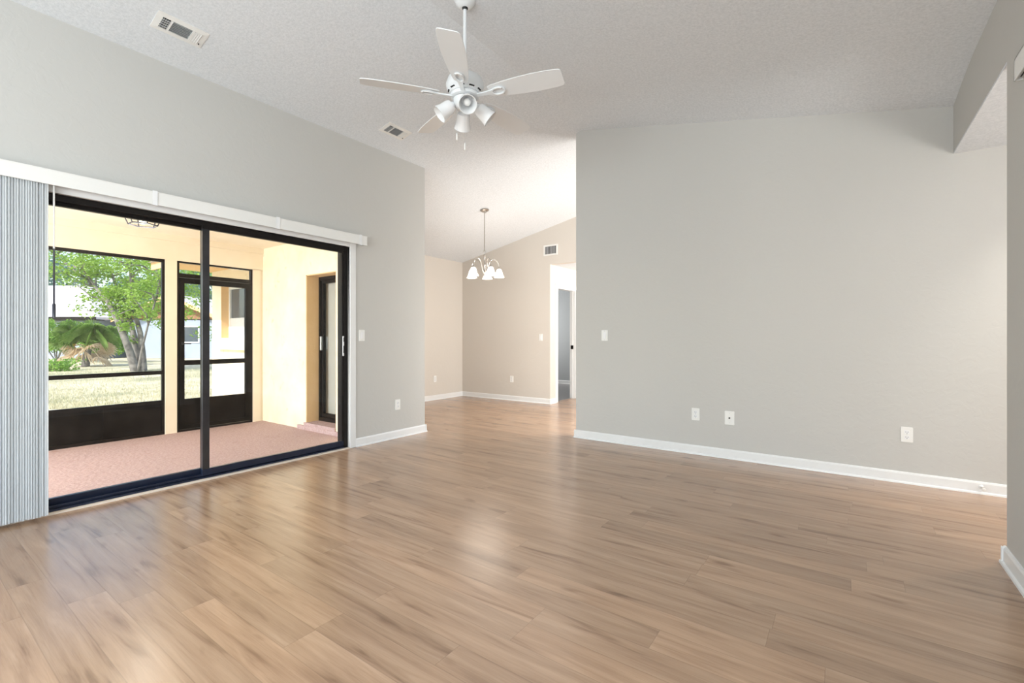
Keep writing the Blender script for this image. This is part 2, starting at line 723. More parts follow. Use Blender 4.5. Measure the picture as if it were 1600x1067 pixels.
# rear wall with an added, unseen window opening for the fill light
mb = MB()
mb.prism(*wall_y(XLo, -3.3, YB - .12, YB, n=3))
mb.prism(*wall_y(.1, XN + .12, YB - .12, YB, n=3))
mb.box((-3.3, YB - .12, 0), (.1, YB, .65))
mb.prism(*wall_y(-3.3, .1, YB - .12, YB, 2.45))
struct('wall_rear', mb, M_wall)
win = thing('window_3_added', structure=True, loc=(-1.6, YB - .06, .65))
f = MB()
for x in (-3.3, -2.17, -1.03, .06):
    f.box((x, YB - .09, .65), (x + .04, YB - .03, 2.45))
f.box((-3.3, YB - .09, .65), (.1, YB - .03, .69)).box((-3.3, YB - .09, 2.41), (.1, YB - .03, 2.45))
obj('window_frame', f, M_trim, win, True)
obj('pane', MB().box((-3.27, YB - .065, .68), (.07, YB - .06, 2.42)), M_glass, win, True)

win = thing('window_5_added', structure=True, loc=(XN + .06, -1.0, .7))  # added unseen window, cut for the side fill light
f = MB()
for y in (-2.15, -1.02, .11):
    f.box((XN + .03, y, .7), (XN + .09, y + .04, 2.3))
f.box((XN + .03, -2.15, .7), (XN + .09, .15, .74)).box((XN + .03, -2.15, 2.26), (XN + .09, .15, 2.3))
obj('window_frame', f, M_trim, win, True)
obj('pane', MB().box((XN + .06, -2.12, .73), (XN + .065, .12, 2.27)), M_glass, win, True)

# hall on the right
struct('ceiling_hall', MB().box((XN + .12, 1.7, 2.523), (1.5, YR, 2.62)).box((1.7, 1.7, 2.523), (3.3, YR, 2.62)).box((1.5, 1.7, 2.523), (1.7, 4.32, 2.62)).box((1.5, 4.52, 2.523), (1.7, YR, 2.62)).box((XN + .001, 3.354, 2.523), (XN + .12, YR, 2.535)), M_ceil)
struct('wall_hall', MB().box((3.2, 1.7, 0), (3.32, YR, 2.523)).box((XN + .12, 1.6, 0), (3.2, 1.72, 2.523)), M_dining)

# dining room
mb = MB()
mb.prism(*wall_x(3.7, YD + .1, XD - .12, XD))
struct('wall_dining_left', mb, M_dining)
HX = -4.126         # hall corner
HZ = 2.41           # hall header
mb = MB()
mb.prism(*wall_y(XD - .12, HX, YD, YD + .12))
mb.prism(*wall_y(HX, -1.2, YD, YD + .12, HZ))
struct('wall_dining_back', mb, M_dining)
struct('wall_dining_right', MB().prism(*wall_x(YR + .12, YD, -1.3, -1.18)), M_dining)
mb = MB().box((-5.1, 3.6, 0), (XLo, 3.99, 3.25)).box((XD - .12, 3.6, 2.0), (-5.1, 3.99, 2.95)).box((XD - .12, 3.6, 0), (-5.75, 3.99, 2.0))
struct('wall_dining_front', mb, M_dining)
# small hall behind the dining room: left wall with a doorway
DY0, DY1, DZ = 7.154, 7.83, 2.035
mb = MB().box((HX - .11, YD + .12, 0), (HX, DY0, HZ + .05)).box((HX - .11, DY1, 0), (HX, 10.2, HZ + .05)).box((HX - .11, DY0, DZ), (HX, DY1, HZ + .05))
struct('wall_hall_left', mb, M_dining)
struct('ceiling_back_hall', MB().box((HX, YD + .12, HZ), (-2.6, 10.2, HZ + .08)), M_ceil)
struct('wall_hall_end', MB().box((HX, 10.2, 0), (-2.6, 10.3, HZ)).box((-2.7, YD + .12, 0), (-2.6, 10.2, HZ)), M_dining)
mb = MB().box((-8.2, 10.15, 0), (HX - .11, 10.25, 2.6)).box((-8.3, 7.02, 0), (-8.2, 10.25, 2.6)).box((-8.3, 6.9, 0), (XD - .12, 7.02, 2.6))
struct('wall_bedroom', mb, M_blue)
struct('ceiling_bedroom', MB().box((-8.3, 7.02, 2.5), (HX - .11, 10.25, 2.6)), M_ceil)

# doorway casing and jamb
c = .07
d2 = thing('door_4', structure=True, loc=(HX, (DY0 + DY1) / 2, 0))
mb = MB().box((HX, DY0 - c, 0), (HX + .016, DY0, DZ + c)).box((HX, DY1, 0), (HX + .016, DY1 + c, DZ + c)).box((HX, DY0, DZ), (HX + .016, DY1, DZ + c))
obj('casing', mb, M_trim, d2, True, .004)
mb = MB().box((HX - .11, DY0, 0), (HX, DY0 + .015, DZ)).box((HX - .11, DY1 - .015, 0), (HX, DY1, DZ)).box((HX - .11, DY0 + .015, DZ - .015), (HX, DY1 - .015, DZ))
mb.box((HX - .075, DY1 - .027, 0), (HX - .045, DY1 - .015, DZ - .015))
obj('jamb', mb, M_trim, d2, True)
o = obj('strike_plate', MB().box((HX - .085, DY1 - .030, .93), (HX - .03, DY1 - .0265, 1.0)), M_bronze, d2, True)
o['label'] = 'dark strike plate'


# baseboards: profile with a shoe moulding
def base(mb, a, b, nrm):
    a, b, n = Vector((*a, 0)), Vector((*b, 0)), Vector((*nrm, 0))
    prof = [(0, 0), (.026, 0), (.024, .010), (.014, .016), (.013, .074), (.008, .086), (0, .088)]
    ring = [a + n * p + Vector((0, 0, q)) for p, q in prof]
    mb.prism(ring, b - a)


mb = MB()
base(mb, (XL, 3.0), (XL, 3.99 + .02), (1, 0))
base(mb, (XLo, 3.99), (XL + .02, 3.99), (0, 1))
base(mb, (XL, YB), (XL, .4), (1, 0))
struct('baseboard_left', mb, M_trim)
mb = MB()
base(mb, (-2.505 - .02, YR), (3.2, YR), (0, -1))
base(mb, (-2.505, YR - .02), (-2.505, YR + .12), (-1, 0))
struct('baseboard_right', mb, M_trim)
mb = MB()
base(mb, (XN, YB), (XN, 3.354 + .02), (-1, 0))
base(mb, (XN - .02, 3.354), (XN + .14, 3.354), (0, 1))
struct('baseboard_near', mb, M_trim)
mb = MB()
base(mb, (XD, 4.0), (XD, YD), (1, 0))
struct('baseboard_dining_left', mb, M_trim)
mb = MB()
base(mb, (XD, YD), (HX + .02, YD), (0, -1))
base(mb, (HX, YD - .02), (HX, DY0 - c), (1, 0))
struct('baseboard_dining_back', mb, M_trim)
mb = MB()
base(mb, (-8.2, 10.15), (HX - .11, 10.15), (0, -1))
struct('baseboard_bedroom', mb, M_trim)

# ------------------------------------------------------------------ sliding glass door
mb = MB()
mb.box((XL - .03, 2.93, 0), (XL + .012, 3.002, 2.13))
mb.box((XL - .03, .39, OPZ), (XL + .012, 2.93, 2.13))
mb.box((XL - .03, .39, 0), (XL + .012, .46, OPZ))
struct('trim_1', mb, M_trim, .003)
struct('trim_2', MB().box((XL - .055, .46, -.001), (XL + .012, 2.93, .010)), plain('pale_threshold_strip', s2l(226, 214, 200), .4, var=.03), .002)

sd = thing('door_1', structure=True, loc=(XL - .08, 1.69, 0))
f = MB()
f.box((-4.30, .46, 2.04), (-4.185, 2.93, 2.08))
f.box((-4.30, .46, 0), (-4.185, .50, 2.04)).box((-4.30, 2.885, 0), (-4.185, 2.93, 2.04))
obj('door_frame', f, M_bronze, sd, True, .003)
f = MB().box((-4.30, .50, 0), (-4.215, 2.885, .03)).box((-4.222, .50, .03), (-4.205, 2.885, .042)).box((-4.215, .46, 0), (-4.185, 2.93, .022))
obj('sill_track', f, M_sill, sd, True, .002)


def panel(y0, y1, x0, x1, bot, stl, str_, mstile):
    g = MB().box((x0, y0, .03), (x1, y1, .03 + bot))
    p = obj('door_panel', g, M_sill, sd, True, .002)
    obj('top_rail', MB().box((x0, y0, 2.018), (x1, y1, 2.05)), M_bronze, p, True)
    s1 = MB().box((x0, y0, .03 + bot), (x1, y0 + stl, 2.018))
    s2 = MB().box((x0, y1 - str_, .03 + bot), (x1, y1, 2.018))
    obj('stile', s1, mstile[0], p, True, .002)
    obj('stile', s2, mstile[1], p, True, .002)
    obj('glass', MB().box(((x0 + x1) / 2 - .003, y0 + stl, .03 + bot), ((x0 + x1) / 2 + .003, y1 - str_, 2.018)), M_glass, p, True)
    return p


panel(.50, 1.648, -4.285, -4.25, .05, .045, .04, (M_bronze, M_bronze))
pB = panel(1.590, 2.885, -4.222, -4.192, .052, .052, .022, (M_stile, M_bronze))
h = MB().box((-4.193, 2.868, .955), (-4.180, 2.884, 1.16))
hd = obj('door_handle', h, M_steel, sd, True, .003)
hd['label'] = 'bright metal pull handle with latch'
obj('latch', MB().box((-4.181, 2.872, 1.10), (-4.170, 2.880, 1.145)).box((-4.181, 2.871, .985), (-4.1785, 2.881, 1.06)), M_dark, hd, True)

# vertical blind stacked at the left of the door
vb = thing('vertical_blind', 'white vertical blind stacked open at the left of the sliding glass door', 'window blind', (XL + .05, 1.7, 2.11))
VX = -4.07
mb = MB().box((VX, .05, 2.110), (VX + .006, 3.076, 2.196)).box((XL, 3.070, 2.110), (VX, 3.076, 2.196)).box((XL, .05, 2.190), (VX, 3.070, 2.196))
mb.box((VX - .004, .05, 2.196), (VX + .009, 3.078, 2.201)).box((VX, .05, 2.106), (VX + .009, 3.078, 2.1115))
obj('valance', mb, M_white, vb, True)
mb = MB().box((-4.135, .1, 2.135), (-4.095, 3.0, 2.175))
obj('headrail', mb, M_white, vb, True)
for y in (1.22, 2.12, 2.98):
    mb = MB().prism([(VX - .006, y, 2.1015), (VX + .0115, y, 2.1015), (VX + .0115, y, 2.206), (VX - .006, y, 2.206), (VX - .006, y, 2.2035), (VX + .0095, y, 2.2035), (VX + .0095, y, 2.104), (VX - .006, y, 2.104)], (0, .03, 0))
    obj('valance_clip', mb, M_shade, vb, True)
k = 0
y = .27
while y < .656:
    a = R(rng.uniform(50, 62))
    W = .089
    n = 6
    ring = []
    for i in range(n + 1):
        u = (i / n - .5) * W
        b = .006 * (1 - (2 * i / n - 1) ** 2)
        ring.append((u, b))
    for i in range(n, -1, -1):
        u, b = ring[i]
        ring.append((u, b - .0016))
    z0 = .022 + rng.uniform(-.003, .003)
    pts = []
    for (u, b) in ring:
        pts.append((-4.108 + u * math.cos(a) - b * math.sin(a), y + u * math.sin(a) + b * math.cos(a), z0))
    mb = MB().prism(pts, (0, 0, 2.125 - z0))
    obj('vane', mb, M_vane, vb, True)
    y += .0118 + rng.uniform(-.0015, .0015)
    k += 1
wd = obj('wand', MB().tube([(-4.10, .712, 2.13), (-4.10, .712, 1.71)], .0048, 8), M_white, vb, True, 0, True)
o = obj('wand_backlit_half', MB().tube([(-4.10, .712, 1.71), (-4.10, .712, 1.36), (-4.10, .712, 1.355), (-4.10, .712, 1.27)], [.0048, .0048, .0085, .0085], 8), M_wandlow, wd, True, 0, True)  # dark colour paints the silhouette against the bright outdoors
o['label'] = 'lower half of the wand, darkened as a backlit silhouette'


# ------------------------------------------------------------------ switches and outlets (plates face -y in local space)
def plate(mb, w=.074, h=.118):
    ring = []
    r = .006
    for cx, cz, a0 in ((w / 2 - r, h / 2 - r, 0), (-w / 2 + r, h / 2 - r, 90), (-w / 2 + r, -h / 2 + r, 180), (w / 2 - r, -h / 2 + r, 270)):
        for q in range(4):
            a = R(a0 + q * 30)
            ring.append((cx + r * math.cos(a), 0, cz + r * math.sin(a)))
    mb.prism(ring, (0, -.006, 0))
    return mb


def switch(loc, rz, label):
    t = thing('light_switch', label, 'light switch', loc, (0, 0, rz), 'white rocker light switches')
    obj('wall_plate', plate(MB()), M_white, t, bevel=.002)
    obj('rocker', MB().prism([(-.016, -.006, -.033), (-.016, -.006, .033), (-.016, -.009, .033), (-.016, -.0125, -.033)], (.032, 0, 0)), M_shade, t, bevel=.001)
    for z in (-.048, .048):
        obj('screw', MB().lathe([(.003, 0), (.003, .0075)], 8, (0, 0, z), (0, -1, 0)), M_grill, t)
    return t


def outlet(loc, rz, label):
    t = thing('wall_outlet', label, 'outlet', loc, (0, 0, rz), 'white duplex wall outlets')
    obj('wall_plate', plate(MB()), M_white, t, bevel=.002)
    for z in (-.02, .02):
        rc = obj('receptacle', MB().prism([(-.0165, -.006, z - .010), (-.010, -.006, z - .0145), (.010, -.006, z - .0145), (.0165, -.006, z - .010), (.0165, -.006, z + .010), (.010, -.006, z + .0145), (-.010, -.006, z + .0145), (-.0165, -.006, z + .010)], (0, -.0025, 0)), M_shade, t)
        sl = MB().box((-.008, -.0090, z - .003), (-.0055, -.0084, z + .006)).box((.0055, -.0090, z - .003), (.008, -.0084, z + .006))
        sl.lathe([(.0026, 0), (.0026, .0006)], 8, (0, -.0084, z - .009), (0, -1, 0))
        obj('slots', sl, M_dark, rc)
    obj('screw', MB().lathe([(.003, 0), (.003, .0075)], 8, (0, 0, 0), (0, -1, 0)), M_grill, t)
    return t


X90 = PI / 2
switch((XL, 3.079, 1.167), X90, 'white rocker light switch on the wall right of the sliding glass door')
switch((-2.15, YR, 1.168), 0, 'white rocker light switch near the left end of the large grey wall')
switch((-4.315, YD, 1.15), 0, 'white rocker light switch on the dining back wall beside the hall corner')
outlet((XL, 3.565, .378), X90, 'white outlet low on the narrow wall right of the sliding glass door')
outlet((-1.188, YR, .391), 0, 'white outlet on the large grey wall just left of the coax plate')
outlet((.40, YR, .382), 0, 'white outlet on the large grey wall at its right, near the doorstop')
outlet((XD, 6.143, .386), X90, 'white outlet low on the dining room left wall')
outlet((-4.94, YD, .389), 0, 'white outlet low on the dining room back wall, left of the hall corner')
t = thing('coax_plate', 'white cable jack plate on the grey wall between two outlets', 'wall plate', (-.881, YR, .384))
obj('wall_plate', plate(MB(), .084, .13), M_white, t, bevel=.002)
obj('jack', MB().lathe([(.0075, 0), (.0075, .010), (.005, .010), (.005, .016)], 10, (0, -.004, 0), (0, -1, 0)), M_dark, t)
for z in (-.045, .045):
    obj('screw', MB().lathe([(.003, 0), (.003, .0075)], 8, (0, 0, z), (0, -1, 0)), M_grill, t)
# door stop
t = thing('door_stop', 'small white spring doorstop on the baseboard at the right', 'doorstop', (.816, YR - .013, .052))
obj('mount', MB().lathe([(.014, 0), (.014, .006), (.008, .012)], 14, (0, 0, 0), (0, -1, 0)), M_white, t, smooth=True)
sp_ = [(.0065 * math.cos(a), -.010 - a * .0013, .0065 * math.sin(a)) for a in [i * .5 for i in range(90)]]
obj('spring', MB().tube(sp_, .0012, 5), M_steel, t, smooth=True)
obj('rubber_tip', MB().lathe([(.008, 0), (.011, .003), (.011, .013), (.007, .017)], 14, (0, -.067, 0), (0, -1, 0)), M_white, t, smooth=True)


# ------------------------------------------------------------------ vents
def ceiling_vent(x, y, label):
    z = zc(x, y)
    t = thing('ceiling_vent', label, 'air vent', (x, y, z), (0, -math.atan(.21), 0), 'white ceiling air vents')
    hw, hl = .088, .152     # local x across the slope, y along
    iw, il = .052, .116
    fr = MB()

    def ringbox(x0, x1, y0, y1, X0, X1, Y0, Y1, zt, zb):
        o = [(X0, Y0), (X1, Y0), (X1, Y1), (X0, Y1)]
        i = [(x0, y0), (x1, y0), (x1, y1), (x0, y1)]
        fr.add([(*p, zt) for p in o] + [(*p, zb) for p in o] + [(*p, zb - .004) for p in i] + [(*p, zt) for p in i],
               [(a, (a + 1) % 4, 4 + (a + 1) % 4, 4 + a) for a in range(4)] + [(4 + a, 4 + (a + 1) % 4, 8 + (a + 1) % 4, 8 + a) for a in range(4)] + [(8 + a, 8 + (a + 1) % 4, 12 + (a + 1) % 4, 12 + a) for a in range(4)])
    ringbox(-iw, iw, -il, il, -hw, hw, -hl, hl, 0, -.004)
    b1, b2 = -.064, .064
    fr.box((-iw, b1 - .006, -.012), (iw, b1 + .006, -.002)).box((-iw, b2 - .006, -.012), (iw, b2 + .006, -.002))
    obj('vent_frame', fr, M_white, t)
    obj('duct_backing', MB().box((-iw, -il, -.0015), (iw, il, -.0005)), M_ventdark, t)

    def slat(mb_, a, b, d, tilt):
        a, b = Vector(a), Vector(b)
        ax = (b - a).normalized()
        n = Vector((0, 0, 1))
        w_ = (ax.cross(n)) * math.cos(tilt) + n * math.sin(tilt)
        u = ax.cross(w_) * .0006
        w_ = w_ * d
        mb_.prism([a - w_ - u, a + w_ - u, a + w_ + u, a - w_ + u], b - a)
    # end banks: slats across, opposite throws
    m1 = MB()
    for q in range(4):
        yy = -il + .008 + q * .0125
        slat(m1, (-iw, yy, -.008), (iw, yy, -.008), .0058, R(122))
    for q in range(4):
        xx = -iw + .02 + q * .021
        m1.box((xx - .0035, -il, -.009), (xx + .0035, b1 - .006, -.004))
    obj('louver_bank', m1, M_grill, t)
    m2 = MB()
    for q in range(7):
        xx = -iw + .009 + q * .0148
        slat(m2, (xx, b1 + .006, -.008), (xx, b2 - .006, -.008), .0066, R(108))
    obj('louver_bank', m2, M_grill, t)
    m3 = MB()
    for q in range(4):
        yy = il - .008 - q * .0125
        slat(m3, (-iw, yy, -.008), (iw, yy, -.008), .0066, R(38))
    obj('louver_bank', m3, M_white, t)
    obj('lever', MB().box((-iw + .004, il + .008, -.016), (-iw + .012, il + .013, -.004)), M_ventdark, t)
    return t


ceiling_vent(-3.77, 1.293, 'white ceiling air vent at the upper left, nearest to the camera')
ceiling_vent(-3.79, 3.225, 'white ceiling air vent below left of the fan, near the wall end')

t = thing('wall_vent', 'white wall air vent high on the dining back wall', 'air vent', (-4.114, YD, 2.655))
w_, h_ = .142, .092
mb = MB().box((-w_, -.008, -h_), (-w_ + .028, 0, h_)).box((w_ - .028, -.008, -h_), (w_, 0, h_)).box((-w_ + .028, -.008, h_ - .026), (w_ - .028, 0, h_)).box((-w_ + .028, -.008, -h_), (w_ - .028, 0, -h_ + .026))
obj('vent_frame', mb, M_white, t, bevel=.002)
obj('duct_backing', MB().box((-w_ + .028, -.001, -h_ + .026), (w_ - .028, 0, h_ - .026)), M_ventdark, t)
mb = MB()
for q in range(10):
    x = -w_ + .037 + q * .0235
    mb.prism([(x - .0035, -.007, -h_ + .026), (x + .0005, -.0015, -h_ + .026), (x + .002, -.002, -h_ + .026), (x - .002, -.0075, -h_ + .026)], (0, 0, 2 * h_ - .052))
obj('louver_bank', mb, M_grill, t)

# door chime box at the upper right
t = thing('door_chime', 'white door chime box high on the wall at the right photo edge', 'door chime', (XN, 2.97, 2.37))
cx0 = XN - .03
q0, q1, q2, q3 = 2.82, 3.092, 2.322, 2.420
mb = MB().box((cx0, q0, q2), (cx0 + .004, q1, q3)).box((cx0, q1 - .004, q2), (XN, q1, q3)).box((cx0, q0, q2), (XN, q0 + .004, q3)).box((cx0, q0, q3 - .004), (XN, q1, q3))
obj('cover', mb, M_white, t, True)
obj('chime_body', MB().box((cx0 + .006, q0 + .02, q2 + .006), (XN, q1 - .012, q3 - .01)), M_grill, t, True)
obj('sound_slot', MB().box((cx0 + .014, q0 + .03, q2 + .0045), (cx0 + .019, q1 - .03, q2 + .0065)), M_ventdark, t, True)

# ------------------------------------------------------------------ ceiling fan
FX, FY = -2.178, 2.476
ZB = 2.844
FZ = zc(FX, FY)
fan = thing('ceiling_fan', 'white five-blade ceiling fan with four-shade light kit hanging from the vault', 'ceiling fan', (FX, FY, FZ))
zz = lambda z: z - FZ
mb = MB().lathe([(.075, .04), (.078, .006), (.068, -.024), (.038, -.050), (.020, -.054)], 28)
obj('canopy', mb, M_fan, fan, smooth=True)
obj('downrod', MB().lathe([(.0135, -.06), (.0135, zz(ZB + .155))], 14), M_fan, fan, smooth=True)
obj('rod_ball', MB().sphere((0, 0, -.050), .022, 14, 8), M_dark, fan, smooth=True)
mb = MB().lathe([(.022, zz(ZB + .185)), (.030, zz(ZB + .165)), (.075, zz(ZB + .150)), (.120, zz(ZB + .120)), (.134, zz(ZB + .080)), (.128, zz(ZB + .045)), (.108, zz(ZB + .022)), (.108, zz(ZB + .012))], 36)
mh = obj('motor_housing', mb, M_fan, fan, smooth=True)
for k in range(10):
    a = 2 * PI * k / 10 + .2
    e = Vector((math.cos(a), math.sin(a), 0))
    tt = Vector((-math.sin(a), math.cos(a), 0))
    p = e * .1085 + Vector((0, 0, zz(ZB + .028)))
    nrm = (e * .5 - Vector((0, 0, .8))).normalized()
    up_ = tt.cross(nrm)
    mb = MB().prism([p + tt * .019 - up_ * .005 , p + tt * .019 + up_ * .005, p - tt * .019 + up_ * .005, p - tt * .019 - up_ * .005], e * .007)
    obj('cooling_slot', mb, M_dark, mh)
mb = MB().lathe([(.100, zz(ZB + .014)), (.104, zz(ZB + .004)), (.098, zz(ZB - .010)), (.082, zz(ZB - .016))], 32)
obj('flywheel', mb, M_fan, fan, smooth=True)
mb = MB().lathe([(.078, zz(ZB - .018)), (.078, zz(ZB - .022))], 32)
obj('shadow_gap', mb, M_dark, fan)
mb = MB().lathe([(.070, zz(ZB - .016)), (.082, zz(ZB - .022)), (.080, zz(ZB - .060)), (.064, zz(ZB - .082)), (.040, zz(ZB - .094)), (.012, zz(ZB - .100)), (.010, zz(ZB - .112))], 32)
lk = obj('light_fitter', mb, M_fan, fan, smooth=True)

PH = 4.039
pitch = R(13)
for k in range(5):
    a = PH + k * 2 * PI / 5
    d = Vector((math.cos(a), math.sin(a), 0))
    n = Vector((-math.sin(a), math.cos(a), 0))
    side = n * math.cos(pitch) - Vector((0, 0, math.sin(pitch)))
    upn = d.cross(side).normalized()
    prof = [(.185, .042), (.21, .053), (.30, .066), (.40, .076), (.50, .081), (.60, .080), (.66, .076), (.690, .071), (.702, .064), (.708, .052)]
    ring2 = [(r, w) for r, w in prof] + [(r, -w) for r, w in reversed(prof)]
    o0 = Vector((0, 0, zz(ZB) + .004))
    ring = [o0 + d * r + side * w for r, w in ring2]
    mb = MB().prism([p - upn * .003 for p in ring], upn * .006)
    bl = obj('fan_blade', mb, M_fan, fan, bevel=.002)
    # blade iron: a stem from the flywheel and an open loop under the blade root
    iron = MB()
    o1 = o0 - upn * .006
    stem = [(.085, .016), (.14, .013), (.19, .017), (.215, .024)]
    ring = [o1 + d * r + side * w for r, w in stem] + [o1 + d * r - side * w for r, w in reversed(stem)]
    iron.prism([p - upn * .009 for p in ring], upn * .009)
    loop = []
    for q in range(20):
        b = 2 * PI * q / 20
        loop.append(o1 + d * (.255 + .046 * math.cos(b)) + side * (.030 * math.sin(b)) - upn * .005)
    iron.tube(loop, .0075, 6, closed=True)
    obj('blade_iron', iron, M_fan, bl, smooth=True)
    # tie hardware
    for (r, w) in ((.225, 0), (.29, .024), (.29, -.024)):
        sc2 = MB().lathe([(.005, 0), (.005, .004)], 8, o1 + d * r + side * w - upn * .008, -upn)
        obj('screw', sc2, M_grill, bl)

# four bell shades
base_a = math.atan2(-FY, -FX) + R(6)
for k in range(4):
    a = base_a + k * PI / 2
    e = Vector((math.cos(a), math.sin(a), 0))
    ax = (e * math.sin(R(50)) - Vector((0, 0, 1)) * math.cos(R(50))).normalized()
    o0 = e * .056 + Vector((0, 0, zz(ZB - .040)))
    arm = obj('lamp_arm', MB().lathe([(.014, 0), (.014, .03), (.022, .034), (.024, .052), (.020, .056)], 18, o0, ax), M_fan, fan, smooth=True)
    o1 = o0 + ax * .048
    outer = [(.026, 0), (.042, .005), (.048, .022), (.050, .050), (.053, .080), (.060, .108), (.062, .114)]
    inner = [(.059, .114), (.056, .106), (.049, .080), (.046, .050), (.044, .026), (.036, .010), (.010, .006)]
    sh = obj('lamp_shade', MB().lathe(outer + inner, 28, o1, ax, capa=True, capb=True), M_shade, fan, smooth=True)
    bp = [(.012, .006), (.013, .022), (.022, .036), (.026, .052), (.023, .066), (.013, .076), (.002, .079)]
    obj('bulb', MB().lathe(bp, 16, o1, ax), M_bulb_off, sh, smooth=True)


def proj_fan(dx_px, zt):
    # offset to the camera's right, in metres at the fan's distance
    fw = FWD.dot(Vector((FX, FY, 0)))
    return RGT * (dx_px * fw / F_PX)


for (dx, z1, z0) in ((-14, 2.585, 2.535), (0, 2.515, 2.465)):
    o_ = proj_fan(dx, 0) * .9
    pc = obj('pull_chain', MB().tube([o_ + Vector((0, 0, zz(ZB - .085))), o_ + Vector((0, 0, zz(z1)))], .0007, 5), M_grill, fan)
    obj('chain_fob', MB().lathe([(.002, zz(z1 + .002)), (.0055, zz(z1 - .004)), (.0055, zz(z0 + .004)), (.003, zz(z0))], 10, (o_.x, o_.y, 0)), M_white, pc, smooth=True)

# ------------------------------------------------------------------ chandelier
CX, CY = -4.327, 5.354
CZ = zc(CX, CY)
ch = thing('chandelier', 'brushed nickel five-arm chandelier with lit bell shades hanging in the dining room', 'chandelier', (CX, CY, CZ))
zz2 = lambda z: z - CZ
mb = MB().lathe([(.062, -.012), (.064, -.022), (.050, -.034), (.018, -.042), (.010, -.060)], 24, (0, 0, .012), Vector((-.2, 0, 1)))
obj('canopy', mb, M_nickel, ch, smooth=True)
obj('hanging_rod', MB().lathe([(.0065, -.03), (.0065, zz2(2.42))], 10), M_nickel, ch, smooth=True)
mb = MB()
lk_ = []
for q in range(16):
    b = 2 * PI * q / 16
    lk_.append(Vector((.020 * math.cos(b) * C_, .020 * math.cos(b) * S_, zz2(2.405) + .028 * math.sin(b))))
mb.tube(lk_, .0035, 6, closed=True)
obj('loop', mb, M_nickel, ch, smooth=True)
mb = MB().lathe([(.004, zz2(2.38)), (.014, zz2(2.372)), (.017, zz2(2.358)), (.009, zz2(2.345)), (.015, zz2(2.332)), (.008, zz2(2.315)), (.008, zz2(2.24)), (.018, zz2(2.22)), (.012, zz2(2.20)), (.012, zz2(2.14)), (.024, zz2(2.125)), (.026, zz2(2.11)), (.012, zz2(2.09)), (.008, zz2(2.075)), (.012, zz2(2.067)), (.002, zz2(2.055))], 18)
obj('centre_column', mb, M_nickel, ch, smooth=True)
for k in range(5):
    a = R(80 + 72 * k)
    e = RGT * math.sin(a) + FWD * math.cos(a)
    rr = .218
    zt = 2.185
    pts = []
    cps = [Vector((.012, 0, 2.115)), Vector((.034, 0, 2.13)), Vector((.055, 0, 2.20)), Vector((.085, 0, 2.275)), Vector((.130, 0, 2.305)), Vector((.178, 0, 2.285)), Vector((.208, 0, 2.24)), Vector((rr, 0, zt))]
    # sample with a smooth spline
    def cr(p0, p1, p2, p3, u):
        return .5 * ((2 * p1) + (-p0 + p2) * u + (2 * p0 - 5 * p1 + 4 * p2 - p3) * u * u + (-p0 + 3 * p1 - 3 * p2 + p3) * u ** 3)
    cpts = [cps[0]] + cps + [cps[-1]]
    for i in range(len(cpts) - 3):
        for u in range(5):
            pts.append(cr(*cpts[i:i + 4], u / 5))
    pts.append(cps[-1])
    w3 = [e * p.x + Vector((0, 0, zz2(p.z))) for p in pts]
    am = obj('chandelier_arm', MB().tube(w3, .0075, 8), M_nickel, ch, smooth=True)
    c0 = e * rr
    obj('socket_cup', MB().lathe([(.008, zz2(zt + .01)), (.020, zz2(zt)), (.024, zz2(zt - .02)), (.018, zz2(zt - .035))], 16, (c0.x, c0.y, 0)), M_nickel, am, smooth=True)
    so = [(.022, zt - .022), (.034, zt - .030), (.044, zt - .055), (.052, zt - .085), (.062, zt - .115), (.076, zt - .140), (.079, zt - .146)]
    si = [(.075, zt - .146), (.058, zt - .116), (.048, zt - .086), (.040, zt - .056), (.028, zt - .036)]
    sh = obj('glass_shade', MB().lathe([(r, zz2(z)) for r, z in so + si], 22, (c0.x, c0.y, 0), capb=False), M_lit, ch, smooth=True)
    obj('bulb', MB().lathe([(.010, zz2(zt - .036)), (.020, zz2(zt - .062)), (.024, zz2(zt - .082)), (.016, zz2(zt - .102)), (.003, zz2(zt - .108))], 12, (c0.x, c0.y, 0)), M_bulb, sh, smooth=True)
lamp('chandelier_glow', 'POINT', (CX, CY, 1.98), 11, (1, .88, .76), radius=.34)
# recessed can light in the hall ceiling, out of view to the right
t = thing('hall_light', 'recessed can light in the hall ceiling on the right', 'ceiling light', (1.6, 4.42, 2.523))
obj('trim_ring', MB().lathe([(.10, .001), (.125, .001), (.125, -.006), (.10, -.004)], 28, capa=False, capb=False), M_white, t, smooth=True)
obj('can', MB().lathe([(.10, 0), (.10, .16), (.002, .165)], 28, capa=False, capb=False), M_trim, t, smooth=True)
hl = lamp('hall_glow', 'AREA', (1.6, 4.42, 2.66), 44, (1, .93, .85), aim=(0, 0, -1), size=.13, size_y=.13)
hl.data.shape = 'DISK'
t = thing('hall_light', 'added dome ceiling light, unseen, in the small hall behind the dining room', 'ceiling light', (-3.3, 8.2, HZ))
obj('dome', MB().lathe([(.13, 0), (.13, -.02), (.12, -.045), (.09, -.07), (.03, -.085)], 24), M_lit, t, smooth=True)  # added dome and lamp to brighten the back hall
lamp('back_hall_fill', 'POINT', (-3.3, 8.2, HZ - .16), 45, (1, .93, .86), radius=.06)

# ------------------------------------------------------------------ porch
XS = -6.70
YS = 3.305
struct('floor_porch', MB().box((-6.88, -1.9, -.25), (XLo, YS + .17, PORCH_Z)), M_pfloor)
struct('ceiling_porch', MB().box((-7.45, -2.3, 2.40), (XLo, YS + .02, 2.52)), M_pceil)
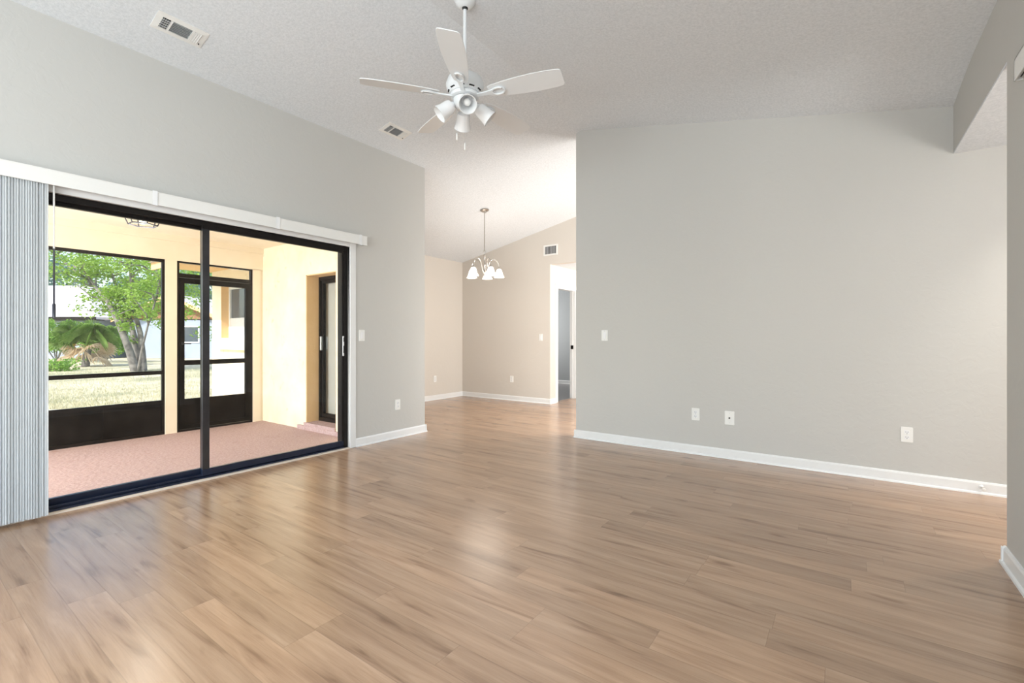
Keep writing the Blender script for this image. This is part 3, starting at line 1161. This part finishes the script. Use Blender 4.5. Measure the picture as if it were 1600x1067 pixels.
# stucco wall with the recessed door
RX0, RX1 = -5.606, -4.957
mb = MB().box((XS - .15, YS, -.2), (RX0, YS + .30, 2.42)).box((RX1, YS, -.2), (XLo, YS + .30, 2.42)).box((RX0, YS, 1.945), (RX1, YS + .30, 2.42)).box((RX0, YS, -.2), (RX1, YS + .30, .058))
mb.box((XS - .15, YS + .0, 2.42), (XLo, YS + .30, 3.1))
struct('wall_porch', mb, M_stucco)
struct('wall_house_outside', MB().box((XLo - .02, YB, -.2), (XLo - .001, OPY0, 2.41)).box((XLo - .02, OPY1, -.2), (XLo - .001, YS, 2.41)).box((XLo - .02, OPY0, OPZ), (XLo - .001, OPY1, 2.41)), M_stucco)
mb = MB().box((RX0 - .001, YS + .004, .058), (RX0 + .012, YS + .17, 1.945)).box((RX1 - .012, YS + .004, .058), (RX1 + .001, YS + .17, 1.945)).box((RX0, YS + .004, 1.933), (RX1, YS + .17, 1.946))
struct('trim_3', mb, M_jamb)
struct('trim_4', MB().box((RX0 - .16, YS - .028, -.03), (RX1 + .1, YS, .02)).box((RX0 - .02, YS - .02, .02), (RX1, YS + .17, .0615)), M_pfloor)
d3 = thing('door_3', structure=True, loc=((RX0 + RX1) / 2, YS + .2, .06))
y0, y1 = YS + .17, YS + .225
mb = MB().box((RX0, y0, .06), (RX0 + .045, y1, 1.945)).box((RX1 - .045, y0, .06), (RX1, y1, 1.945)).box((RX0 + .045, y0, 1.89), (RX1 - .045, y1, 1.945)).box((RX0 + .045, y0, .06), (RX1 - .045, y1, .11))
obj('door_frame', mb, M_bronze, d3, True)
mb = MB().box((RX0 + .045, y0 + .02, .11), (RX0 + .085, y1, 1.89)).box((RX1 - .085, y0 + .02, .11), (RX1 - .045, y1, 1.89)).box((RX0 + .085, y0 + .02, .11), (RX1 - .085, y1, .16)).box((RX0 + .085, y0 + .02, 1.85), (RX1 - .085, y1, 1.89))
pn = obj('door_panel', mb, M_bronze, d3, True)
obj('glass', MB().box((RX0 + .085, y1 - .02, .16), (RX1 - .085, y1 - .014, 1.85)), M_glass, pn, True)
obj('door_handle', MB().box((RX0 + .055, y0 - .012, .98), (RX0 + .070, y0 + .02, 1.16)), M_steel, d3, True, .003)
vb2 = thing('vertical_blind', 'pale vertical blind closed behind the glass of the recessed porch door', 'window blind', ((RX0 + RX1) / 2, YS + .27, .12))
k = 0
x = RX0 + .05
while x < RX1 - .03:
    a = R(20)
    mb = MB().prism([(x - .042, YS + .262, .13), (x + .042, YS + .276, .13), (x + .042, YS + .278, .13), (x - .042, YS + .264, .13)], (0, 0, 1.80))
    obj('vane', mb, M_curtain, vb2, True)
    x += .072
obj('headrail', MB().box((RX0 + .01, YS + .255, 1.93), (RX1 - .01, YS + .285, 1.96)), M_white, vb2, True)

# beam and posts of the screen wall
mb = MB().box((XS - .10, -1.9, 2.095), (XS, YS, 2.40)).box((XS, -1.9, 2.325), (XS + .022, YS, 2.40))
struct('trim_5', mb, M_beam)
mb = MB().box((XS - .10, 2.140, PORCH_Z), (XS, 2.262, 2.095))
struct('trim_6', mb, M_beam)
mb = MB().box((XS - .10, 3.168, PORCH_Z), (XS, 3.268, 2.10)).box((XS - .09, 3.268, PORCH_Z), (XS - .012, YS, 2.10))
struct('trim_7', mb, M_beam)
struct('trim_8', MB().box((XS - .10, -1.9, PORCH_Z), (XS, -1.78, 2.095)).box((XS, -1.9, 2.09), (XLo, -1.8, 2.40)), M_beam)


def screen_window(name, y0, y1, div):
    t = thing(name, structure=True, loc=(XS - .04, (y0 + y1) / 2, PORCH_Z))
    x0, x1 = XS - .055, XS - .015
    z0, z1 = PORCH_Z, 2.095
    f = MB().box((x0, y0, z0), (x1, y0 + .028, z1)).box((x0, y1 - .028, z0), (x1, y1, z1)).box((x0, y0 + .028, z1 - .035), (x1, y1 - .028, z1)).box((x0, y0 + .028, z0), (x1, y1 - .028, z0 + .035))
    f.box((x0, y0 + .028, .70), (x1, y1 - .028, .745)).box((x0, y0 + .028, .345), (x1, y1 - .028, .385))
    obj('screen_frame', f, M_bronze, t, True)
    k = MB().box((x0 + .012, y0 + .028, z0 + .035), (x1 - .012, div - .005, .345)).box((x0 + .012, div + .005, z0 + .035), (x1 - .012, y1 - .028, .345)).box((x0 + .006, div - .012, z0 + .035), (x1 - .006, div + .012, .345))
    obj('kick_panel', k, M_hole, t, True)
    obj('screen_mesh', MB().box((XS - .036, y0 + .028, .745), (XS - .034, y1 - .028, z1 - .035)).box((XS - .036, y0 + .028, .385), (XS - .034, y1 - .028, .70)), M_screen, t, True)


screen_window('window_1', .02, 2.140, 1.57)
screen_window('window_2', -1.78, .02, -.9)
# screen door with transom
t = thing('door_2', structure=True, loc=(XS - .04, 2.715, PORCH_Z))
x0, x1 = XS - .055, XS - .012
f = MB().box((x0, 2.262, PORCH_Z), (x1, 2.290, 2.10)).box((x0, 3.140, PORCH_Z), (x1, 3.168, 2.10)).box((x0, 2.29, 2.075), (x1, 3.14, 2.10)).box((x0, 2.29, 1.895), (x1, 3.14, 1.945)).box((x0, 2.29, PORCH_Z), (x1, 3.14, -.005))
obj('door_frame', f, M_bronze, t, True)
x0, x1 = XS - .05, XS - .006
f = MB().box((x0, 2.292, 0), (x1, 2.345, 1.89)).box((x0, 3.075, 0), (x1, 3.138, 1.89)).box((x0, 2.345, 1.825), (x1, 3.075, 1.89)).box((x0, 2.345, .80), (x1, 3.075, .86)).box((x0, 2.345, .325), (x1, 3.075, .375)).box((x0, 2.345, 0), (x1, 3.075, .05))
dp = obj('door_panel', f, M_hole, t, True)
obj('kick_panel', MB().box((x0 + .012, 2.345, .05), (x1 - .012, 3.075, .325)), M_hole, dp, True)
obj('screen_mesh', MB().box((XS - .031, 2.345, .375), (XS - .029, 3.075, .80)).box((XS - .031, 2.345, .86), (XS - .029, 3.075, 1.825)), M_screen, dp, True)
obj('transom_mesh', MB().box((XS - .036, 2.29, 1.945), (XS - .034, 3.14, 2.075)), M_screen, t, True)
hh = MB().tube([(XS - .006, 2.325, 1.07), (XS + .035, 2.325, 1.07), (XS + .035, 2.40, 1.07)], .007, 8).lathe([(.018, 0), (.018, .006)], 14, (XS - .006, 2.325, 1.07), (1, 0, 0))
obj('door_handle', hh, M_dark, t, True)

# porch ceiling lamp: hexagonal open cage, lit
LX, LY = -5.50, 1.575
t = thing('porch_light', 'black hexagonal cage ceiling light on the porch ceiling', 'ceiling light', (LX, LY, 2.40))
obj('ceiling_plate', MB().lathe([(.085, 0), (.085, -.02), (.03, -.03)], 24), M_wandlow, t, smooth=True)
cg = MB()
top = [Vector((.165 * math.cos(k * PI / 3), .165 * math.sin(k * PI / 3), -.05)) for k in range(6)]
bot = [Vector((.115 * math.cos(k * PI / 3), .115 * math.sin(k * PI / 3), -.17)) for k in range(6)]
for k in range(6):
    cg.tube([top[k], top[(k + 1) % 6]], .005, 6).tube([bot[k], bot[(k + 1) % 6]], .006, 6).tube([top[k], bot[k]], .005, 6)
    cg.tube([top[k], (.02 * math.cos(k * PI / 3), .02 * math.sin(k * PI / 3), -.03)], .004, 6)
obj('cage', cg, M_wandlow, t)
obj('lamp_stem', MB().lathe([(.010, -.02), (.010, -.06), (.016, -.065), (.016, -.10)], 12), M_wandlow, t, smooth=True)
obj('bulb', MB().lathe([(.012, -.10), (.026, -.125), (.028, -.142), (.018, -.158), (.003, -.165)], 14), M_bulb, t, smooth=True)
lamp('porch_light_glow', 'POINT', (LX, LY, 2.15), 9, (1, .93, .83), radius=.12)

# ------------------------------------------------------------------ house wing seen through the screen door
YW = 3.9
GZ = -.18
WX0, WX1 = -9.85, -6.86
wx0, wx1 = -9.47, -8.20   # window
wz0, wz1 = 1.14, 2.10
mb = MB().box((WX0, YW, GZ), (wx0, YW + .3, 2.5)).box((wx1, YW, GZ), (WX1, YW + .3, 2.5)).box((wx0, YW, GZ), (wx1, YW + .3, wz0)).box((wx0, YW, wz1), (wx1, YW + .3, 2.5))
mb.box((WX0, YW + .3, GZ), (WX0 + .3, 8, 2.5))
mb.box((WX1 - .1, YS + .3, GZ), (WX1 + .05, YW, 2.5))
struct('wall_wing', mb, M_stucco)
struct('ceiling_wing_eave', MB().box((WX0 - .10, YW - .90, 2.40), (WX1 + .1, 8, 2.46)).box((WX0 - .12, YW - .93, 2.34), (WX1 - .65, YW - .90, 2.50)).box((-7.48, -2.35, 2.34), (-7.44, YW - .93, 2.55)), M_fascia)
mb = MB().prism([(WX0 - .15, YW - .98, 2.47), (WX0 - .15, 6.5, 3.4), (WX0 - .15, 6.5, 3.3), (WX0 - .15, YW - .80, 2.465)], (WX1 - WX0 - .5, 0, 0))
struct('roof_wing', mb, M_greyroof)
t = thing('window_4', structure=True, loc=((wx0 + wx1) / 2, YW + .15, wz0))
mb = MB().box((wx0, YW + .13, wz0), (wx0 + .05, YW + .19, wz1)).box((wx1 - .05, YW + .13, wz0), (wx1, YW + .19, wz1)).box((wx0 + .05, YW + .13, wz0), (wx1 - .05, YW + .19, wz0 + .05)).box((wx0 + .05, YW + .13, wz1 - .05), (wx1 - .05, YW + .19, wz1)).box(((wx0 + wx1) / 2 + .06, YW + .13, wz0 + .05), ((wx0 + wx1) / 2 + .11, YW + .19, wz1 - .05))
obj('window_frame', mb, M_trim, t, True)
obj('pane', MB().box((wx0 + .05, YW + .16, wz0 + .05), (wx1 - .05, YW + .165, wz1 - .05)), M_winglass, t, True)
obj('sunlit_half_screen', MB().box((wx0 + .05, YW + .135, wz0 + .05), ((wx0 + wx1) / 2 + .06, YW + .14, wz0 + .37)), M_curtain, t, True)  # pale colour puts sunlight on the lower half of the pane
obj('window_sill', MB().box((wx0 - .05, YW - .06, .93), (wx1 + .02, YW, 1.10)), M_stucco, t, True)
mb = MB().box((wx0 - .002, YW + .001, wz0), (wx0 + .01, YW + .13, wz1))
obj('window_jamb', mb, M_jamb, t, True)  # tan stands in for the stucco reveal in shade

# roof over the house so no sun enters from above
struct('roof', MB().prism([(-7.5, -5.0, 2.56), (-2.43, -5.0, 4.1), (3.6, -5.0, 2.75), (3.6, -5.0, 2.85), (-2.43, -5.0, 4.25), (-7.5, -5.0, 2.68)], (0, 16.1, 0)), M_greyroof)

# ------------------------------------------------------------------ garden
struct('ground', MB().box((-70, -45, GZ - .2), (-6.88, 60, GZ)).box((-6.88, 11, GZ - .2), (20, 60, GZ)).box((-6.88, -45, GZ - .2), (20, -5, GZ)), M_lawn)


def at(px, py, fw):
    return CAM + FWD * fw + RGT * ((px - 800) / F_PX * fw) + Vector((0, 0, (528 - py) / F_PX * fw))


def ground_at(px, fw):
    p = at(px, 528, fw)
    return Vector((p.x, p.y, GZ))


def fastmesh(name, vs, fs, mat, parent=None, world=True):
    m_ = MB()
    m_.v, m_.f = vs, fs
    return obj(name, m_, mat, parent, world, fixn=False)


def leaf(vs, fs, p, d, up, ln, wd):
    """one folded leaf: two halves meeting at the midrib"""
    s = d.cross(up)
    if s.length < 1e-3:
        s = Vector((1, 0, 0))
    s.normalize()
    u = s.cross(d)
    n = len(vs)
    q = p + d * ln
    m1 = p + d * ln * .45 + s * wd + u * wd * .35
    m2 = p + d * ln * .45 - s * wd + u * wd * .35
    vs += [tuple(p), tuple(m1), tuple(q), tuple(m2)]
    fs += [(n, n + 1, n + 2), (n, n + 2, n + 3)]


def rdir(r, flat=.0):
    while True:
        v = Vector((r.uniform(-1, 1), r.uniform(-1, 1), r.uniform(-1, 1)))
        if .05 < v.length < 1:
            v.z *= 1 - flat
            return v.normalized()


def cluster(vs, fs, c, rad, n, r, ln=.09, wd=.028):
    for _ in range(n):
        v = rdir(r)
        p = c + Vector((v.x * rad, v.y * rad, v.z * rad * .65)) * (r.random() ** .45)
        leaf(vs, fs, p, rdir(r, .4), rdir(r), ln * r.uniform(.7, 1.25), wd * r.uniform(.7, 1.2))


def blob_tree(name, base, h, rad, label, mat, n, seed, group=None, ln=.22, wd=.09, trunk_r=.16, crown_from=.25):
    r = random.Random(seed)
    t = thing(name, label, 'tree', base, group=group)
    tr = MB().tube([base + Vector((0, 0, -.05)), base + Vector((.1, .1, h * .3)), base + Vector((.0, .2, h * .55)), base + Vector((.1, .1, h * .85))], [trunk_r, trunk_r * .8, trunk_r * .55, trunk_r * .15], 8)
    for k in range(6):
        a = r.uniform(0, 2 * PI)
        z = h * r.uniform(.3, .6)
        tr.tube([base + Vector((.05, .1, z)), base + Vector((math.cos(a) * rad * .35, math.sin(a) * rad * .35, z + h * .12)), base + Vector((math.cos(a) * rad * .8, math.sin(a) * rad * .8, z + h * .2))], [trunk_r * .4, trunk_r * .25, .02], 6)
    obj('trunk', tr, M_bark, t, True, smooth=True)
    vs, fs = [], []
    m = max(10, n // 90)
    for k in range(m):
        v = rdir(r)
        u = r.random() ** .4
        hz = crown_from + (1 - crown_from) / 2
        c_ = base + Vector((v.x * rad * u, v.y * rad * u, h * hz + v.z * h * (1 - crown_from) / 2 * u))
        cluster(vs, fs, c_, rad * .3, n // m, r, ln, wd)
    fastmesh('foliage', vs, fs, mat, t)
    return t


# --- the leaning tree with several trunks
FT = 18.3
tb = ground_at(215, FT)
tree = thing('garden_tree', 'green tree with several pale leaning trunks growing on the lawn', 'tree', tb)
r = random.Random(21)
paths = [
    [(212, 581, 0), (203, 550, -.1), (192, 521, -.2), (182, 497, -.3), (169, 471, -.3), (150, 449, -.2), (131, 433, 0), (112, 420, .3), (88, 398, .6)],
    [(214, 581, .3), (213, 550, .4), (209, 525, .5), (203, 500, .6), (197, 484, .7), (186, 458, .9), (176, 432, 1.1), (163, 402, 1.3)],
    [(224, 581, .2), (222, 548, .3), (219, 520, .4), (213, 498, .5), (208, 470, .4), (205, 440, .3), (203, 412, .1), (205, 380, 0)],
    [(215, 579, 0), (222, 545, -.3), (232, 505, -.5), (243, 470, -.6), (250, 435, -.8), (252, 395, -1)],
]
radii = [(.155, .03), (.16, .03), (.14, .025), (.05, .015)]
tips = []
for pi_, (pth, (ra, rb)) in enumerate(zip(paths, radii)):
    P3 = [at(x, y, FT + d) for x, y, d in pth]
    P3[0].z = GZ - .05
    n = len(P3)
    tk = MB().tube(P3, [ra + (rb - ra) * (i / (n - 1)) ** .8 for i in range(n)], 10)
    # side branches from the upper half
    for i in range(n // 2 - 1, n):
        for q in range(3):
            a = rdir(r)
            a.z = abs(a.z) * .7 + .15
            e1 = P3[i] + a * r.uniform(.4, .8)
            e2 = e1 + (a + rdir(r) * .7).normalized() * r.uniform(.4, .9)
            tk.tube([P3[i], e1, e2], [.045, .028, .010], 5)
            tips += [(e1, .38), (e2, .5)]
    tips.append((P3[-1], .5))
    obj('trunk', tk, M_bark, tree, True, smooth=True)
vs_, fs_ = [], []
for (c_, rad) in tips:
    cluster(vs_, fs_, c_, rad, 62, r, .115, .036)
# drooping outer twigs fill the view between the trunks
for (px, py, d, rad, n) in [(95, 402, .5, .6, 170), (80, 425, 1.2, .5, 90), (125, 405, -.4, .6, 200), (150, 425, .6, .6, 190), (180, 415, -.3, .6, 210), (215, 410, .4, .55, 190), (245, 402, -.2, .6, 210), (250, 430, .5, .6, 220), (228, 448, -.4, .5, 180), (200, 452, .5, .5, 150), (175, 455, -.5, .4, 110),
                            (215, 485, .2, .45, 150), (245, 478, -.1, .5, 160), (250, 505, .6, .35, 70), (185, 488, .4, .5, 150), (160, 480, .2, .4, 70), (130, 465, -.2, .35, 45), (120, 480, .3, .3, 30), (196, 510, -.5, .35, 90), (205, 530, .2, .3, 50), (232, 462, .8, .5, 130), (105, 440, .3, .35, 35), (290, 450, .6, .6, 200), (292, 490, 0, .5, 140), (296, 425, -.2, .6, 160), (318, 470, .2, .6, 150), (322, 520, .6, .5, 110), (325, 430, -.4, .6, 140)]:
    cluster(vs_, fs_, at(px, py, FT + d), rad, int(n * 1.25), r, .115, .036)
fastmesh('foliage', vs_, fs_, M_leaf, tree)

# --- neighbouring houses
def frame_at(px, fw):
    return ground_at(px, fw)


def local(base, r_, f_, u_):
    return base + RGT * r_ + FWD * f_ + Vector((0, 0, u_))


def wbox(mb_, b, r0, r1, f0, f1, u0, u1):
    P = [local(b, *q) for q in ((r0, f0, u0), (r1, f0, u0), (r1, f1, u0), (r0, f1, u0), (r0, f0, u1), (r1, f0, u1), (r1, f1, u1), (r0, f1, u1))]
    return mb_.add(P, [(3, 2, 1, 0), (4, 5, 6, 7), (0, 1, 5, 4), (1, 2, 6, 5), (2, 3, 7, 6), (3, 0, 4, 7)])


hb = ground_at(70, 29.5)
ha = thing('neighbor_house', 'neighbouring house with a pale grey hip roof behind the palm shrub', 'house', hb)
wl = obj('wall', wbox(MB(), hb, -8, 3.2, 0, 9, -.05, 2.62), M_blockwall, ha, True)
for (q0, q1) in ((-1.2, .4), (1.5, 2.7)):
    wn = obj('window', wbox(wbox(wbox(wbox(MB(), hb, q0 - .06, q1 + .06, -.05, .02, .9, .97), hb, q0 - .06, q1 + .06, -.05, .02, 2.03, 2.10), hb, q0 - .06, q0, -.05, .02, .97, 2.03), hb, q1, q1 + .06, -.05, .02, .97, 2.03), M_trim, ha, True)
    obj('pane', wbox(MB(), hb, q0, q1, -.02, -.01, .97, 2.03), M_winglass, wn, True)
rf = MB()
e = .6
A = [local(hb, *q) for q in ((-8 - e, -e, 2.62), (3.2 + e, -e, 2.62), (3.2 + e, 9 + e, 2.62), (-8 - e, 9 + e, 2.62), (-5.0, 4.5, 5.15), (-1.5, 4.5, 5.15))]
B = [p - Vector((0, 0, .14)) for p in A[:4]]
rf.add(A + B, [(0, 1, 5, 4), (1, 2, 5), (2, 3, 4, 5), (3, 0, 4), (6, 7, 1, 0), (7, 8, 2, 1), (8, 9, 3, 2), (9, 6, 0, 3), (9, 8, 7, 6)])
obj('roof', rf, M_greyroof, ha, True)
fs2 = MB()
wbox(fs2, hb, -8 - e, 3.2 + e, -e - .03, -e, 2.42, 2.64)
wbox(fs2, hb, -8 - e, 3.2 + e, -e, 0, 2.42, 2.46)
obj('fascia', fs2, M_bronze, ha, True)

hb2 = ground_at(262, 30.5)
h2 = thing('neighbor_house', 'neighbouring house with a brown gable end and pale wall behind the leaning tree', 'house', hb2)
obj('wall', wbox(MB(), hb2, -2.6, 3.4, 0, 12, -.05, 2.5), M_blockwall, h2, True)
gm = MB().prism([local(hb2, -2.9, -.06, 2.55), local(hb2, 3.7, -.06, 2.55), local(hb2, .4, -.06, 3.95)], FWD * .3)
obj('gable', gm, M_brown, h2, True)
rm = MB()
for sgn in (-1, 1):
    a0 = local(hb2, .4, -.6, 4.16)
    a1 = local(hb2, .4 + sgn * 3.6, -.6, 2.60)
    rm.prism([a0, a1, a1 - Vector((0, 0, .16)), a0 - Vector((0, 0, .16))], FWD * 12.8)
obj('roof', rm, M_greyroof, h2, True)
bm_ = MB()
for sgn in (-1, 1):
    a0 = local(hb2, .4, -.64, 4.13)
    a1 = local(hb2, .4 + sgn * 3.6, -.64, 2.57)
    bm_.prism([a0, a1, a1 - Vector((0, 0, .24)), a0 - Vector((0, 0, .24))], FWD * .05)
obj('rake_board', bm_, M_fascia, h2, True)
wn = obj('window', wbox(wbox(wbox(wbox(MB(), hb2, .55, 2.1, -.05, .02, 1.0, 1.07), hb2, .55, 2.1, -.05, .02, 2.03, 2.1), hb2, .55, .62, -.05, .02, 1.07, 2.03), hb2, 2.03, 2.1, -.05, .02, 1.07, 2.03), M_trim, h2, True)
obj('pane', wbox(MB(), hb2, .62, 2.03, -.02, -.01, 1.07, 2.03), M_winglass, wn, True)

# --- palm shrub in front of the left house
pb = ground_at(133, 21.5)
palm = thing('palm_shrub', 'low fan palm with green, yellow and dry hanging fronds on the lawn', 'palm', pb)
st = MB().tube([pb + Vector((0, 0, -.05)), pb + Vector((.03, .05, .4)), pb + Vector((.0, .1, .8))], [.16, .14, .12], 10)
obj('trunk', st, M_bark, palm, True, smooth=True)
r = random.Random(5)


def frond(mb_, o, d, ln, blade, nseg=15, droop=.35, span=210):
    """petiole plus a fan of narrow folded segments"""
    d = d.normalized()
    tip = o + d * ln + Vector((0, 0, -droop * ln * .3))
    mid = o + d * ln * .5
    mb_.tube([o, mid, tip], [.016, .013, .010], 5)
    s = d.cross(Vector((0, 0, 1)))
    s.normalize()
    rl = r.uniform(-1.1, 1.1)
    s = (s * math.cos(rl) + d.cross(s) * math.sin(rl)).normalized()
    for i in range(nseg):
        a = (i / (nseg - 1) - .5) * R(span)
        v = d * math.cos(a) + s * math.sin(a)
        e1 = tip + v * blade * .6 + Vector((0, 0, .04 - droop * .10))
        e2 = tip + v * blade + Vector((0, 0, -droop * blade * .7))
        w_ = v.cross(d.cross(s)).normalized() * .015
        mb_.add([tip, e1 + w_, e2, e1 - w_], [(0, 1, 2), (0, 2, 3)])


crown = pb + Vector((0, .1, 1.0))
for k in range(30):
    a = 2 * PI * k / 30 + r.uniform(-.2, .2)
    up_ = r.uniform(.35, 1.5)
    m_ = MB()
    frond(m_, crown, Vector((math.cos(a), math.sin(a), up_)), r.uniform(.6, 1.25), r.uniform(.5, .75), 19, r.uniform(.3, .9))
    obj('frond', m_, M_palm, palm, True, fixn=False)
for k in range(17):
    a = 2 * PI * k / 17 + r.uniform(-.2, .2)
    m_ = MB()
    frond(m_, crown - Vector((0, 0, .1)), Vector((math.cos(a), math.sin(a), r.uniform(-.7, .5))), r.uniform(.3, .75), r.uniform(.45, .7), 9, r.uniform(.4, .9), 130)
    obj('dry_frond', m_, M_palmdry, palm, True, fixn=False)['label'] = 'dry straw-coloured hanging frond'
m_ = MB()
frond(m_, crown - Vector((0, 0, .05)), -RGT * .5 - FWD * .8 + Vector((0, 0, .2)), .5, .42, 13, .5)
obj('frond', m_, M_palmyel, palm, True, fixn=False)['label'] = 'yellow frond'


def shrub(px, fw, wid, h, label, mat, n, seed):
    r = random.Random(seed)
    b = ground_at(px, fw)
    t = thing('leafy_shrub', label, 'shrub', b)
    tk = MB()
    for k in range(7):
        e_ = local(b, r.uniform(-wid, wid) * .7, r.uniform(-.4, .4), h * r.uniform(.5, .85))
        tk.tube([b + Vector((0, 0, -.03)), b.lerp(e_, .5) + Vector((0, 0, .12)), e_], [.035, .025, .008], 5)
    obj('stems', tk, M_bark, t, True)
    vs, fs = [], []
    for k in range(26):
        c_ = local(b, r.uniform(-wid, wid), r.uniform(-.5, .5), h * r.uniform(.25, .85))
        cluster(vs, fs, c_, .42, n // 26, r, .13, .042)
    fastmesh('foliage', vs, fs, mat, t)


shrub(88, 25.5, 1.4, 2.55, 'bright green shrub against the pale-roofed house, at the far left', M_leaf_bush, 4200, 31)
shrub(166, 25, .95, 2.2, 'bright green shrub behind the palm and left of the leaning trunks', M_leaf_bush, 3200, 32)
shrub(84, 18.4, .45, .36, 'low pale green weed patch at the foot of the palm', M_leaf_bush, 700, 33)

# --- trees beyond the houses
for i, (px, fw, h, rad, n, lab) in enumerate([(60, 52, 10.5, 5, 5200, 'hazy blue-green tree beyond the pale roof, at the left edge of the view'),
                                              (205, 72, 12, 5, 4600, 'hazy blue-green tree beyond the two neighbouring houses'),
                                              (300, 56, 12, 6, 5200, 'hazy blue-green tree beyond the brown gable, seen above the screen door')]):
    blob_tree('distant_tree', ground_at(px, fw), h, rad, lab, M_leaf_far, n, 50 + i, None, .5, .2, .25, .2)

# --- grass blades in the strip of lawn nearest the porch
r = random.Random(3)
vs_, fs_ = [], []
for _ in range(15000):
    fw = 8.6 + 11 * r.random() ** 1.6
    px = r.uniform(60, 340)
    p = ground_at(px, fw)
    if p.x > -7.0 or (p.x > -10.6 and p.y > 2.7):
        continue
    d = Vector((r.uniform(-.6, .6), r.uniform(-.6, .6), 1)).normalized()
    s = Vector((r.uniform(-1, 1), r.uniform(-1, 1), 0)).normalized() * r.uniform(.004, .008)
    ln = r.uniform(.03, .085)
    n = len(vs_)
    vs_ += [tuple(p - s), tuple(p + s), tuple(p + d * ln)]
    fs_.append((n, n + 1, n + 2))
g = fastmesh('lawn_grass', vs_, fs_, M_grass)
g['kind'] = 'stuff'
tag(g, 'dry straw-coloured grass of the lawn beyond the porch screen', 'grass')
